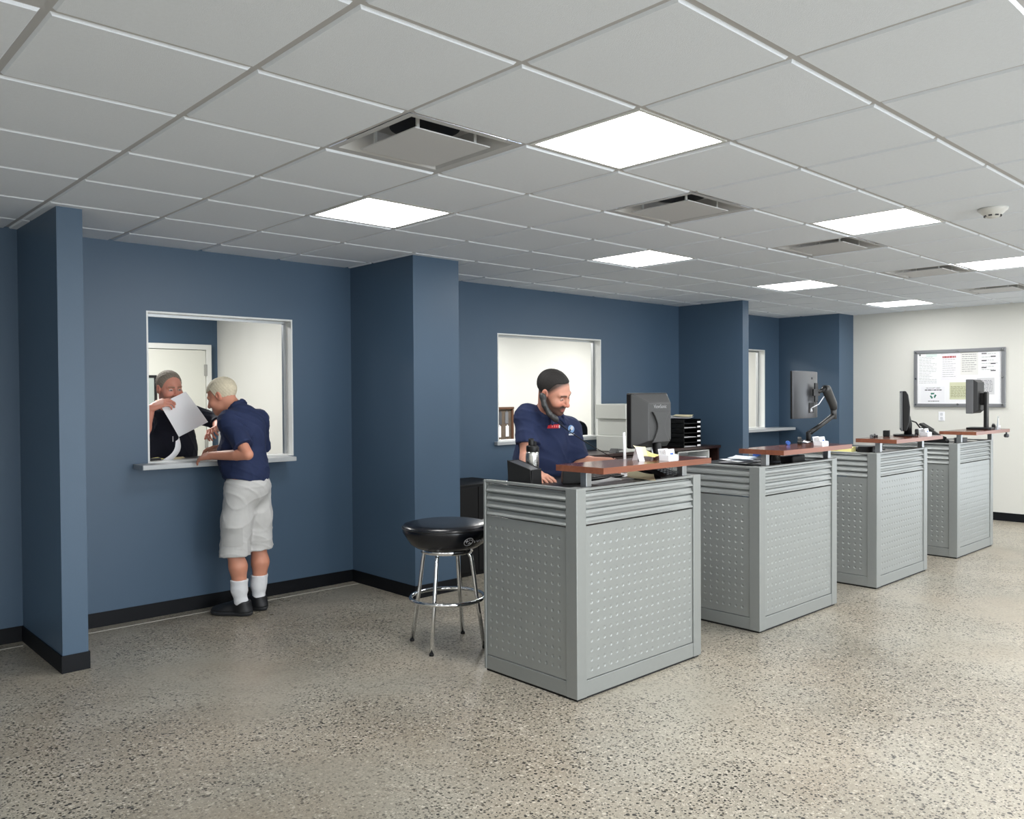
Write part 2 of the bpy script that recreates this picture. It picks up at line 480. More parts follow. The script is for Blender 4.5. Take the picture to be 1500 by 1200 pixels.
# ------------------------------------------------------------------ reception counters
CH = 1.062          # height of the panel tops
LZ = 1.167          # top of the transaction ledge
WT = 1.040          # worktop
def louver_profile(z0, z1, n, out, depth):
    """list of (depth, z) from top to bottom; out = sign is applied by the caller"""
    P = []; h = (z1-z0)/n
    for k in range(n):
        t = z1-k*h
        for u, d in ((0., .024), (.20, .024), (.22, .012), (.40, .0105), (.55, .0085), (.68, .0045), (.80, .0005), (.92, .0), (.98, .002), (1.0, .006)):
            P.append((d, t-u*h))
    return P
def dimpled_face(mb, nu, nv, u0, u1, v0, v1, U0, U1, V0, V1, r, dep, put):
    """flat face from (U0,V0) to (U1,V1) with a grid of pressed round dimples; put(u, v, depth) -> point"""
    K = 12
    pu, pv = (u1-u0)/(nu-1), (v1-v0)/(nv-1)
    a0, a1, c0, c1 = u0-pu/2, u1+pu/2, v0-pv/2, v1+pv/2
    for (x0, x1, y0, y1) in ((U0, U1, V0, c0), (U0, U1, c1, V1), (U0, a0, c0, c1), (a1, U1, c0, c1)):
        mb.add([put(x0, y0, 0), put(x1, y0, 0), put(x1, y1, 0), put(x0, y1, 0)], [(0, 1, 2, 3)])
    for a in range(nu):
        for c in range(nv):
            u, v = u0+pu*a, v0+pv*c
            vs = [put(u+sx*pu/2, v+sy*pv/2, 0) for sx, sy in ((1, 1), (-1, 1), (-1, -1), (1, -1))]
            for q, dd in ((1., 0.), (.84, .6), (.45, .95)):
                for k in range(K): vs.append(put(u+r*q*cos(2*pi*k/K), v+r*q*sin(2*pi*k/K), dep*dd))
            vs.append(put(u, v, dep))
            fl = []
            for q in range(4):
                for k in range(3): fl.append((q, 4+(q*3+k) % K, 4+(q*3+k+1) % K))
                fl.append((q, 4+((q+1)*3) % K, (q+1) % 4))
            o = len(mb.v); mb.add(vs, fl, False)
            sm = []
            for l in range(2):
                for k in range(K): sm.append((4+l*K+k, 4+l*K+(k+1) % K, 4+(l+1)*K+(k+1) % K, 4+(l+1)*K+k))
            for k in range(K): sm.append((4+2*K+k, 4+2*K+(k+1) % K, 4+3*K))
            for f_ in sm: mb.f.append([o+i for i in f_]); mb.sm.append(True); mb.mi.append(0)
def counter(label, x, w, lx0, lx1):
    """front face on y=.235, left side on x; origin at the front left corner on the floor"""
    YF = .235; D = .70
    t = thing('reception_counter', label, 'counter', (x, YF, 0), 0, 'silver reception counters in a row')
    pw, pd = .072, .075
    b = MB(); b.box(.01, w-.01, .012, D-.01, 0, .016); b.build('plinth', M_BLACKM, t)
    def post(name, xa, xb, ya, yb):
        q = MB(); q.box(xa, xb, ya, yb, .012, CH); return q.build(name, M_SILVER, t, bevel=.003)
    post('corner_post', 0, pw, 0, pd); post('corner_post', w-pw, w, 0, pd)
    post('rear_post', 0, .03, D-.016, D); post('rear_post', w-.03, w, D-.016, D)
    # front
    b = MB(); b.box(pw, w-pw, .004, .03, .012, .093); b.build('bottom_rail', M_SILVER, t, bevel=.002)
    b = MB(); b.box(pw+.003, w-pw-.003, .014, .026, .097, .868)
    dimpled_face(b, 18, 15, pw+.045, w-pw-.03, .140, .822, pw+.003, w-pw-.003, .097, .868, .0112, .0019, lambda u, v, h: (u, .009+h, v))
    b.build('front_panel', M_SILVER2, t)
    b = MB()
    P = louver_profile(.876, 1.040, 4, -1, 0)
    poly = [(.003+d, z) for d, z in P]+[(.03, .876), (.03, 1.040)]
    b.prism(poly, pw+.003, w-pw-.003, 'x', smooth=False)
    b.build('louver_panel', M_SILVER2, t)
    b = MB(); b.box(pw, w-pw, .002, .034, 1.048, CH); b.build('top_rail', M_SILVER, t, bevel=.002)
    # sides
    for s, xo in ((1, 0), (-1, w)):
        def X(d): return xo+s*d
        def bx(q, d0, d1, ya, yb, za, zb): q.box(min(X(d0), X(d1)), max(X(d0), X(d1)), ya, yb, za, zb)
        b = MB(); bx(b, .004, .03, pd, D-.016, .012, .088); b.build('bottom_rail', M_SILVER, t, bevel=.002)
        b = MB(); bx(b, .014, .026, pd+.003, D-.02, .092, .862)
        dimpled_face(b, 12, 15, pd+.055, D-.052, .147, .803, pd+.003, D-.02, .092, .862, .0106, .0032, lambda u, v, h: (X(.009+h), u, v))
        b.build('side_panel', M_SILVER2, t)
        b = MB()
        P = louver_profile(.868, 1.040, 4, s, 0)
        b.prism([(X(.003+d), z) for d, z in P]+[(X(.03), .868), (X(.03), 1.040)], pd+.003, D-.02, 'y')
        b.build('louver_panel', M_SILVER2, t)
        b = MB(); bx(b, .002, .034, pd, D-.016, 1.048, CH); b.build('top_rail', M_SILVER, t, bevel=.002)
    b = MB(); b.box(.035, w-.035, .036, D-.01, WT-.028, WT); b.build('worktop', M_BLACK, t, bevel=.003)
    # raised ledge
    l0, l1 = lx0-x, lx1-x
    yf, yb = .130-YF, .452-YF
    b = MB(); b.box(l0, l1, yf, yb, LZ-.031, LZ)
    lg = b.build('ledge', M_CHERRY, t)
    b = MB(); e = .0012
    b.box(l0-e, l0, yf-e, yb, LZ-.031, LZ); b.box(l1, l1+e, yf-e, yb, LZ-.031, LZ); b.box(l0, l1, yf-e, yf, LZ-.031, LZ)
    b.build('edge_band', M_CHERRY_EDGE, lg)
    for xa in (l0+.03, l1-.075):
        b = MB(); b.box(xa, xa+.04, .035, .075, WT, LZ-.031); b.build('ledge_post', M_ALU, t, bevel=.002)
    return t
CX = [(2.388, 1.066, 2.47, 3.40), (4.103, 1.058, 4.215, 5.172), (5.830, 1.008, 5.94, 6.89), (7.547, .978, 7.71, 8.665)]
CL = ['silver dimpled metal reception counter nearest the camera, beside the black stool',
      'silver reception counter second from the camera, with a monitor arm and steel cup',
      'silver reception counter third from the camera, with yellow pads at its left',
      'silver reception counter farthest from the camera, in front of the white wall']
for k in range(4): counter(CL[k], *CX[k])

# ------------------------------------------------------------------ things on the counters
def card_holder(label, x, y, rz=0.):
    t = thing('business_card_holder', label, 'card holder', (x, y, LZ), rz, 'white business card holders on the ledges')
    w = .085
    b = MB()
    b.prism([(-.028, 0), (.03, 0), (.03, .006), (-.02, .006), (-.014, .032), (-.019, .033)], -w/2, w/2, 'x')
    b.prism([(.03, 0), (.036, .0), (.048, .062), (.043, .062)], -w/2, w/2, 'x')
    b.box(-w/2-.003, -w/2, -.028, .036, 0, .03); b.box(w/2, w/2+.003, -.028, .036, 0, .03)
    b.build('holder_body', M_CARD, t, bevel=.0012)
    b = MB()
    for k in range(5):
        y0 = -.012+k*.009
        b.prism([(y0, .006), (y0+.006, .006), (y0+.018, .062-.001*k), (y0+.012, .062-.001*k)], -w/2+.003, w/2-.003, 'x')
    cs = b.build('card_stack', M_PAPER, t)
    b = MB()
    b.prism([(-.0128, .0045+.012), (-.0126, .0045+.012), (-.0003, .052), (-.0008, .052)], -.002, .026, 'x')
    o = b.build('card_print', M_BLUEP, cs)
    b = MB(); b.prism([(-.0200, .010), (-.0196, .010), (-.0162, .024), (-.0168, .024)], .004, .024, 'x'); b.build('holder_print', M_INKD, t)
    return t
card_holder('white business card holder on the nearest counter ledge, below the big monitor', 3.085, .185)
card_holder('white business card holder on the second counter ledge, under the monitor arm', 4.86, .20)
card_holder('white business card holder on the third counter ledge, right of its monitor', 6.72, .20)

# nearest counter: monitor seen from behind
def back_monitor(label, x, y, z0, w, h, rz, brand, base_z, depth=.06, stand_dx=0):
    t = thing('computer_monitor', label, 'monitor', (x, y, base_z), rz)
    zb = z0-base_z
    r_ = rrect(-w/2, w/2, zb, zb+h, .012)
    b = MB(); b.prism(r_, .0, .034, 'y'); b.build('bezel', M_BLACK, t, bevel=.004)
    b = MB(); b.box(-w/2+.02, w/2-.02, .0338, .0346, zb+.022, zb+h-.022); b.build('screen', mat('dark_screen', (18, 20, 24), .12), t)
    # stepped back shell
    b = MB()
    o = [(-w/2+.006, zb+.006), (w/2-.006, zb+.006), (w/2-.006, zb+h-.006), (-w/2+.006, zb+h-.006)]
    i_ = [(-w/2+.075, zb+.045), (w/2-.075, zb+.045), (w/2-.075, zb+h-.06), (-w/2+.075, zb+h-.06)]
    vs = [(u, .0, v) for u, v in o]+[(u, -depth, v) for u, v in i_]
    b.add(vs, [(k, (k+1)%4, 4+(k+1)%4, 4+k) for k in range(4)]+[(4,5,6,7)])
    sh = b.build('back_shell', M_CHAR, t, bevel=.006)
    # central hourglass rib
    b = MB(); pts = []
    H0, H1 = zb+.035, zb+h*.66
    for k in range(13):
        u = k/12; z = H0+(H1-H0)*u; pts.append((.035+.055*abs(2*u-1)**1.7, z))
    poly = [(p_, z) for p_, z in pts]+[(-p_, z) for p_, z in reversed(pts)]
    b.prism(poly, -depth-.012, -depth+.002, 'y'); b.build('back_rib', M_CHAR, sh, bevel=.004)
    if brand:
        text_mesh('brand_mark', brand, .032, Matrix.Translation((0, -depth-.0006, zb+h-.082)) @ Matrix.Rotation(pi/2, 4, 'X'), mat('brand_grey', (150, 152, 154), .4), sh)
    # stand
    b = MB(); b.prism(rrect(-.10+stand_dx, .10+stand_dx, -.11, .09, .05), 0, .016, 'z'); b.build('stand_base', M_BLACK, t, bevel=.004)
    b = MB()
    b.tube([(stand_dx, -.05, .012), (stand_dx, -.055, zb*.5), (stand_dx, -.05, zb+.03), (stand_dx, -.03, zb+.08)], [.035, .026, .026, .022], 14)
    b.build('stand_neck', M_BLACK, t)
    return t
back_monitor('dark grey square monitor seen from behind in front of the man on the phone', 3.40, .56, 1.208, .375, .33, radians(2), 'ViewSonic', WT, .075)
# white network plug hanging under that monitor is part of its cable
b = MB(); b.tube([(3.36,.52,1.21),(3.35,.50,1.175),(3.37,.52,1.13),(3.42,.58,1.06),(3.46,.66,WT+.003)], .004, 8)
c_ = b.build('monitor_cable', M_LOGO, None); tag(c_, 'pale cable hanging below the back of the square monitor', 'cable')

# folded white card, yellow notes on the ledge
b = MB()
b.prism([(0, 0), (.002, 0), (.040, .072), (.038, .073)], 0, .034, 'x'); b.prism([(.040, .072), (.042, .072), (.075, 0), (.073, 0)], 0, .034, 'x')
o = b.build('folded_card', M_CARD); o.location = (2.93, .27, LZ); o.rotation_euler = (0, 0, radians(-20))
tag(o, 'small folded white card standing on the nearest ledge left of the yellow notes', 'card')
b = MB(); b.prism([(0, 0), (.005, 0), (.010, .150), (.006, .150)], 0, .018, 'x')
o = b.build('white_strip_card', M_CARD); o.location = (2.985, .42, LZ); tag(o, 'tall narrow white card standing left of the square monitor', 'card')
def sheet(name, w, d, mtl, curl=.0, n=8, thick=.0008, seed=0):
    rnd = random.Random(seed); ph = rnd.random()*6
    vs = []; fs = []
    for i in range(n+1):
        for j in range(n+1):
            u, v = i/n, j/n
            z = thick+curl*(u*u*.7+v*v*.5+.22*sin(ph+4*u+2*v)+.25)
            vs.append((w*(u-.5), d*(v-.5), z))
    for i in range(n):
        for j in range(n):
            a = i*(n+1)+j; fs.append((a, a+n+1, a+n+2, a+1))
    b = MB(); b.add(vs, fs, True)
    return b.build(name, mtl)
def put(o, x, y, z, rz=0, rx=0, ry=0):
    o.location = (x, y, z); o.rotation_euler = (rx, ry, rz); return o
o = put(sheet('note_sheet', .10, .08, M_YELLOW, .03, seed=1), 3.10, .33, LZ, .4); tag(o, 'curled yellow note on the nearest ledge, right of the folded card', 'note', 'yellow notes on the nearest ledge')
o = put(sheet('note_sheet', .09, .07, M_CREAM, .045, seed=5), 3.06, .36, LZ+.012, .9); tag(o, 'pale curled note lying on top of the yellow note', 'note', 'yellow notes on the nearest ledge')

# worktop of the nearest counter
def bottle():
    t = thing('water_bottle', 'brushed steel water bottle with black spout lid beside the black organizer', 'bottle', (2.585, .745, WT))
    b = MB(); b.lathe([(.034, 0), (.037, .004), (.037, .15), (.036, .165), (.031, .178)], 32); b.build('bottle_body', M_STEEL, t)
    b = MB(); b.lathe([(.033, .176), (.034, .18), (.034, .205), (.030, .21)], 32); b.box(.012, .026, -.008, .008, .20, .232)
    l = b.build('bottle_lid', M_BLACK, t, bevel=.002)
    b = MB(); b.lathe([(.015, .208), (.016, .212), (.016, .244), (.012, .249)], 20, (-.008, 0, 0)); b.build('spout_cap', M_BLACK, l)
    b = MB(); b.tube([(.03, 0, .20), (.047, 0, .195), (.047, 0, .168), (.04, 0, .155)], .006, 8); b.build('carry_loop', M_BLACK, l)
bottle()
def organizer():
    t = thing('desk_organizer', 'black sloped desk organizer at the rear left end of the nearest counter', 'organizer', (2.495, .71, WT), radians(8))
    b = MB()
    b.prism([(-.08, 0), (.08, 0), (.088, .135), (-.072, .09)], -.048, -.042, 'x'); b.prism([(-.08, 0), (.08, 0), (.088, .135), (-.072, .09)], .042, .048, 'x')
    b.box(-.042, .042, -.08, -.074, 0, .089); b.box(-.042, .042, .08, .087, 0, .132); b.box(-.042, .042, -.074, .08, 0, .005)
    b.build('organizer_shell', M_BLACKM, t, bevel=.004)
    b = MB(); b.prism([(-.072, .082), (.082, .126), (.082, .130), (-.072, .086)], -.042, .042, 'x'); b.build('paper_insert', M_SLATE, t)
organizer()
def tape():
    t = thing('tape_dispenser', 'black rounded tape dispenser behind the left ledge post of the nearest counter', 'tape dispenser', (2.735, .56, WT), radians(-38))
    b = MB(); P = [(-.075, 0), (.075, 0), (.085, .03), (.07, .042), (.045, .05)]
    for k in range(9):
        a = .1+k*(pi-.1)/8; P.append((-.018+.058*cos(a), .048+.055*sin(a)))
    b.prism(P, -.03, .03, 'y'); b.build('dispenser_body', M_BLACKM, t, bevel=.005)
    b = MB(); pts = [(-.018+.061*cos(a), 0, .048+.058*sin(a)) for a in [.5+k*.2 for k in range(12)]]; b.tube(pts, .004, 8); b.build('tape_roll_rim', M_STEEL, t)
tape()
def keyboard(label, x, y, rz):
    t = thing('keyboard', label, 'keyboard', (x, y, WT), rz)
    b = MB(); b.prism([(-.07, 0), (.07, 0), (.07, .02), (-.07, .012)], -.21, .21, 'x'); b.build('keyboard_case', M_BLACK, t, bevel=.003)
    b = MB()
    for r_ in range(5):
        for k in range(15):
            yy = -.055+r_*.024; z = .012+(yy+.07)/.14*.008
            b.box(-.2+k*.0265, -.2+k*.0265+.022, yy, yy+.02, z-.002, z+.006)
    b.build('key_block', M_CHAR, t)
keyboard('black keyboard under the ledge of the nearest counter, by the left post', 3.0, .66, radians(4))
def phone_base(label, x, y, rz, z=WT):
    t = thing('desk_phone', label, 'telephone', (x, y, z), rz)
    b = MB(); b.prism([(-.10, 0), (.10, 0), (.10, .07), (.085, .078), (-.10, .022)], -.10, .10, 'x'); b.build('phone_base', M_BLACK, t, bevel=.005)
    b = MB()
    for r_ in range(4):
        for k in range(3):
            yy = -.075+r_*.022; z_ = .022+(yy+.1)/.185*.056
            b.box(-.01+k*.03, .012+k*.03, yy, yy+.014, z_-.002, z_+.005)
    b.build('phone_keys', M_GREYP, t)
    b = MB(); b.prism([(.02, .062), (.075, .078), (.075, .081), (.02, .065)], -.02, .085, 'x'); b.build('phone_display', M_SLATE, t)
    return t
phone_base('black desk phone without its handset under the ledge of the nearest counter', 3.26, .40, 0)
for k, (x, y, w, d, rz, m, lab) in enumerate([(2.83, .36, .28, .2, .2, M_PAPERG, 'grey white sheet on the nearest worktop just behind its left ledge post'),
        (3.02, .33, .21, .15, .7, M_CREAM, 'crumpled cream sheet under the ledge of the nearest counter'),
        (3.28, .66, .2, .14, .1, M_PAPER, 'white sheet near the right end of the nearest worktop')]):
    tag(put(sheet('paper_sheet', w, d, m, .02 if k != 1 else .05, seed=k), x, y, WT, rz), lab, 'paper')

# second counter
def stack_papers():
    spec = [(.30, .22, 0, M_BLACKM, 'black folder on the second counter under a heap of papers'),
            (.26, .20, .15, M_PAPERG, 'grey sheet on the black folder of the second counter'),
            (.25, .18, -.2, M_PAPER, 'white sheet in the heap on the second counter'),
            (.22, .17, .3, mat('pale_blue_paper', (214, 226, 240), .6), 'pale blue sheet on top of the heap on the second counter')]
    z = WT
    for k, (w, d, rz, m, lab) in enumerate(spec):
        o = put(sheet('paper_sheet' if k else 'paper_folder', w, d, m, .012 if k else .004, seed=20+k, thick=.012 if not k else .001), 4.40+.012*k, .58-.01*k, z, rz)
        tag(o, lab, 'paper' if k else 'folder'); z += .014
    b = MB(); b.prism(rrect(-.045, .045, -.02, .02, .012), 0, .03, 'z')
    o = b.build('blue_wrapper', M_BLUEP, bevel=.004); put(o, 4.52, .50, z+.004, .3); tag(o, 'small blue packet on top of the papers left of the steel cup', 'packet')
stack_papers()
b = MB(); b.lathe([(.036, 0), (.038, .003), (.041, .088), (.043, .09), (.041, .092), (.039, .088), (.036, .006), (0, .005)], 32)
o = b.build('steel_cup', M_STEEL); put(o, 4.55, .385, WT); tag(o, 'shiny steel cup under the ledge of the second counter', 'cup')
b = MB(); b.lathe([(.0415, .02), (.0425, .021), (.0425, .03), (.0415, .031)], 32); b.build('cup_band', M_INKD, o)
b = MB(); b.box(-.11, .11, -.05, .05, 0, .05)
o = b.build('card_reader', M_BLACK, bevel=.008); put(o, 4.86, .42, WT, .1); tag(o, 'low black device under the ledge of the second counter, right of the cup', 'device')
b = MB(); b.box(-.07, .07, .0505, .052, .008, .04); b.build('reader_face', M_GREYP, o)

def arm_monitor():
    t = thing('computer_monitor', 'slim grey monitor held up by a black jointed arm at the second counter', 'monitor', (5.215, .50, 1.52), radians(9))
    w, h = .54, .348
    n = 16; vs = []; fs = []
    b = MB(); b.box(-w/2, w/2, .012, .024, -h/2, h/2); b.build('bezel', M_BLACK, t, bevel=.002)
    b = MB(); b.box(-w/2+.012, w/2-.012, .0238, .0245, -h/2+.014, h/2-.012); b.build('screen', mat('dark_screen', (18, 20, 24), .12), t)
    b = MB(); P = []
    for k in range(n+1):
        u = -1+2*k/n; P.append((u*w/2, -.045*(1-u*u)**.8+.006))
    P += [(w/2, .012), (-w/2, .012)]
    b.prism(P, -h/2, h/2, 'z', smooth=False); sh = b.build('back_shell', mat('monitor_grey', (70, 72, 76), .35, .4), t, bevel=.003)
    for p_ in sh.data.polygons:
        if abs(p_.normal.z) < .5: p_.use_smooth = True
    b = MB(); b.box(.0, .012, -.0405, -.039, .115, .13); b.box(.016, .028, -.0405, -.039, .115, .13); b.build('brand_mark', M_INKD, sh)
    b = MB(); b.box(-.05, .05, -.0415, -.0395, -.135, -.06); b.build('port_recess', M_BLACKM, sh)
    b = MB(); b.tube([(-.02, -.045, -.10), (.03, -.085, -.07), (.10, -.10, -.015)], .004, 8); b.tube([(-.02, -.043, -.105), (-.03, -.05, -.125)], .009, 8); b.build('video_cable', M_LOGO, sh)
    # the arm that carries it, bolted to its back
    P0 = Vector((5.235, .49, LZ))
    inv = (Matrix.Translation(t.location) @ Matrix.Rotation(radians(9), 4, 'Z')).inverted()
    b = MB(); b.box(-.035, .035, -.05, .05, 0, .012); b.cyl((0, 0, .012), (0, 0, .075), .019, n=20); a = b.build('monitor_arm', M_BLACK, t, bevel=.002)
    a.matrix_parent_inverse = inv; a.location = P0
    b = MB(); b.tube([(-.002, -.0, .062), (.10, -.02, .105), (.30, -.05, .195)], [.019, .017, .02], 14); b.build('lower_link', M_BLACK, a)
    b = MB(); b.cyl((.30, -.05, .165), (.30, -.05, .262), .022, n=20); b.build('elbow_joint', M_CHAR, a)
    b = MB(); b.tube([(.30, -.05, .245), (.275, -.055, .285), (.14, -.07, .395), (.11, -.07, .402)], [.026, .032, .036, .024], 14); b.build('upper_link', M_CHAR, a)
    b = MB(); b.tube([(.12, -.07, .398), (.08, -.065, .385), (.03, -.052, .37)], [.022, .015, .014], 12); b.build('tilt_joint', M_BLACK, a)
    b = MB(); b.box(-.018, .028, -.062, -.052, .30, .44); b.box(-.045, .055, -.064, -.052, .345, .395); b.build('mount_plate', M_BLACK, a, bevel=.002)
arm_monitor()
# pens and stapler by the arm
b = MB(); b.box(-.055, .055, -.016, .016, 0, .02); b.prism([(-.055, .022), (.06, .034), (.06, .05), (-.04, .042)], -.014, .014, 'y')
o = b.build('stapler', M_BLACK, bevel=.004); put(o, 4.93, .40, LZ, .5); tag(o, 'black stapler lying on the second ledge left of the monitor arm', 'stapler')
b = MB(); b.box(-.05, .05, -.012, .012, .0202, .0218); b.build('stapler_jaw', M_STEEL, o)
b = MB(); b.cyl((-.035, 0, .014), (.035, 0, .014), .014, n=16)
o = b.build('marker_cap', M_BLUEP); put(o, 4.80, .42, LZ, .6); tag(o, 'short blue marker lying at the left end of the second ledge row', 'marker')
b = MB(); b.cyl((.034, 0, .014), (.05, 0, .014), .012, n=16); b.build('marker_tip', M_LOGO, o)
o = put(sheet('note_sheet', .07, .05, M_PAPER, .012, seed=31), 5.08, .43, LZ, .2); tag(o, 'small white note beside the foot of the monitor arm', 'note')

# third counter
b = MB(); b.box(-.095, .095, -.13, .13, 0, .042); b.box(-.097, .097, -.132, .132, .042, .045)
o = b.build('legal_pad', [M_YELLOW], bevel=.002); put(o, 6.05, .66, WT, .25); tag(o, 'thick yellow legal pad at the rear left of the third counter', 'pad')
b = MB(); b.box(-.096, .096, .115, .133, .036, .048); b.build('pad_binding', M_CREAM, o)
o = put(sheet('paper_sheet', .28, .2, M_PAPERG, .006, seed=33), 5.98, .50, WT, .1); tag(o, 'grey sheet on the third worktop in front of the legal pad', 'paper')
b = MB(); b.prism([(-.09, 0), (.09, 0), (.06, .055), (-.06, .055)], -.06, .06, 'y')
o = b.build('black_scanner', M_BLACK, bevel=.01); put(o, 6.14, .45, WT, .2); tag(o, 'black humped device under the ledge of the third counter, at its left post', 'device')
b = MB(); b.box(-.05, .05, -.0615, -.059, .012, .03); b.build('device_slot', M_GREYP, o)
keyboard('black keyboard under the ledge of the third counter', 6.46, .58, radians(3))
def side_monitor(label, x, y, z0, w, h, rz, base_z):
    t = thing('computer_monitor', label, 'monitor', (x, y, base_z), rz)
    zb = z0-base_z
    b = MB(); P = [(-.018, zb), (.012, zb), (.02, zb+.02), (.036, zb+.08), (.04, zb+h*.6), (.026, zb+h*.9), (.008, zb+h), (-.018, zb+h)]
    b.prism([(-p_, z) for p_, z in P], -w/2, w/2, 'x'); b.build('back_shell', M_BLACK, t, bevel=.008)
    b = MB(); b.box(-w/2, w/2, .0175, .026, zb, zb+h); b.build('bezel', M_GREYP, t, bevel=.003)
    b = MB(); b.box(-w/2+.016, w/2-.016, .0255, .0268, zb+.02, zb+h-.016); b.build('screen', mat('grey_screen', (120, 126, 132), .15), t)
    b = MB(); b.tube([(0, -.03, .012), (0, -.04, zb+.06), (0, -.03, zb+.12)], [.032, .024, .02], 12); b.build('stand_neck', M_BLACK, t)
    b = MB(); b.prism(rrect(-.11, .11, -.10, .08, .05), 0, .014, 'z'); b.build('stand_base', M_BLACK, t, bevel=.004)
    return t
side_monitor('thin black monitor seen edge on, on the third counter ledge', 6.58, .33, 1.213, .40, .333, radians(24)-pi/2+pi/2, LZ)
b = MB(); b.tube([(6.62,.30,1.30),(6.68,.27,1.28),(6.74,.25,1.22),(6.77,.23,LZ+.01)], .006, 8)
tag(b.build('monitor_cable', M_BLACK), 'black cable looping from the edge on monitor down to the third ledge', 'cable')
b = MB(); b.box(-.03, .03, -.025, .025, 0, .05)
o = b.build('black_box', M_BLACK, bevel=.005); put(o, 6.40, .40, LZ+.001, .3); tag(o, 'small black box left of the edge on monitor base', 'box')
b = MB(); b.box(-.02, .02, -.0262, -.025, .01, .04); b.build('box_face', M_GREYP, o)
b = MB(); b.tube([(0,0,.009),(.05,.015,.012),(.09,.0,.009),(.13,.02,.02),(.17,.03,.009)], .008, 8); b.box(.02, .10, -.015, .02, .0, .018)
o = b.build('headset', M_BLACK); put(o, 6.12, .40, LZ, .1); tag(o, 'black tangled headset on the left part of the third ledge', 'headset')
b = MB(); b.cyl((0,0,.012), (.02,.01,.012), .014, n=14); b.build('ear_pad', M_GREYP, o)
b = MB(); b.cyl((0, -.012, .03), (0, .012, .03), .03, n=24)
o = b.build('tape_roll', M_BLACKM, bevel=.003); put(o, 6.62, .24, LZ, .5); tag(o, 'black tape roll standing left of the card holder on the third ledge', 'tape roll')
b = MB(); b.cyl((0, -.0125, .03), (0, .0125, .03), .012, n=16); b.build('roll_core', M_PAPERG, o)

# farthest counter
def tilt_phone():
    t = thing('desk_phone', 'black tilted phone display at the left end of the farthest counter', 'telephone', (7.83, .52, WT), radians(10))
    b = MB(); b.prism([(-.09, 0), (.09, 0), (.13, .15), (.10, .17), (-.10, .03)], -.085, .085, 'x'); b.build('phone_base', M_BLACK, t, bevel=.006)
    b = MB(); b.prism([(.03, .135), (.13, .20), (.145, .185), (.05, .115)], -.085, .085, 'x'); b.build('phone_display', M_BLACKM, t, bevel=.004)
    b = MB(); b.tube([(-.06, -.09, .05), (-.06, -.02, .085), (-.06, .06, .135), (-.06, .10, .16)], [.018, .014, .014, .018], 10); b.build('handset', M_BLACK, t)
tilt_phone()
b = MB(); b.box(-.06, .06, -.04, .04, 0, .05)
o = b.build('grey_box', M_GREYP, bevel=.004); put(o, 8.0, .36, WT, 0); tag(o, 'small grey box under the ledge of the farthest counter', 'box')
b = MB(); b.box(-.061, .061, -.041, .041, .05, .056); b.build('box_lid', M_SLATE, o, bevel=.002)
def end_monitor():
    t = thing('computer_monitor', 'thick black monitor on a column stand in front of the notice board', 'monitor', (8.36, .31, LZ), radians(7))
    w, h, zb = .37, .335, .158
    b = MB(); b.box(-w/2, w/2, .02, .085, zb, zb+h); b.build('bezel', M_GREYP, t, bevel=.006)
    b = MB(); b.box(-w/2+.02, w/2-.02, .0848, .0858, zb+.02, zb+h-.02); b.build('screen', mat('dark_screen', (18, 20, 24), .12), t)
    b = MB()
    o_ = [(-w/2+.004, zb+.004), (w/2-.004, zb+.004), (w/2-.004, zb+h-.004), (-w/2+.004, zb+h-.004)]
    i_ = [(-w/2+.03, zb+.03), (w/2-.03, zb+.03), (w/2-.03, zb+h-.03), (-w/2+.03, zb+h-.03)]
    b.add([(u, .02, v) for u, v in o_]+[(u, -.012, v) for u, v in i_], [(k, (k+1)%4, 4+(k+1)%4, 4+k) for k in range(4)]+[(4,5,6,7)])
    b.build('back_shell', M_BLACKM, t)
    b = MB(); b.box(-.05, .05, -.075, -.045, .012, .37); b.box(-.03, .03, -.046, -.01, .24, .36); b.build('stand_neck', M_BLACK, t, bevel=.006)
    b = MB(); b.prism(rrect(-.12, .12, -.12, .10, .03), 0, .02, 'z'); b.build('stand_base', M_BLACK, t, bevel=.004)
end_monitor()
b = MB(); b.prism([(-.02, 0), (.02, 0), (.022, .003), (.004, .003), (-.004, .13), (-.008, .13), (-.004, .003)], -.04, .04, 'x')
o = b.build('sign_holder', mat('acrylic', (190, 200, 206), .12), bevel=.001); put(o, 8.50, .19, LZ, .2); tag(o, 'clear acrylic sign holder right of the column stand on the farthest ledge', 'sign holder')
b = MB(); b.prism([(-.009, .02), (-.0085, .02), (-.0085, .11), (-.009, .11)], -.03, .03, 'x'); b.build('sign_insert', M_PAPERG, o)
b = MB(); b.lathe([(.016, 0), (.018, .03), (.014, .045)], 20)
o = b.build('ink_bottle', M_INKD); put(o, 8.55, .24, LZ); tag(o, 'tiny dark bottle at the right end of the farthest ledge', 'bottle')
b = MB(); b.lathe([(.009, .045), (.009, .055)], 16); b.build('bottle_cap', M_STEEL, o)
b = MB(); b.lathe([(.02, 0), (.022, .03), (.02, .032)], 20)
o = b.build('white_cup', M_CARD); put(o, 8.62, .22, LZ); tag(o, 'tiny white cup at the right end of the farthest ledge', 'cup')
b = MB(); b.cyl((0,0,0), (0,0,-.02), .008, n=12); b.lathe([(.016, -.055), (.024, -.045), (.022, -.025), (.012, -.018)], 20)
o = b.build('hanging_knob', M_SLATE); put(o, 8.635, .15, LZ-.031); tag(o, 'small grey knob hanging under the right tip of the farthest ledge', 'knob')

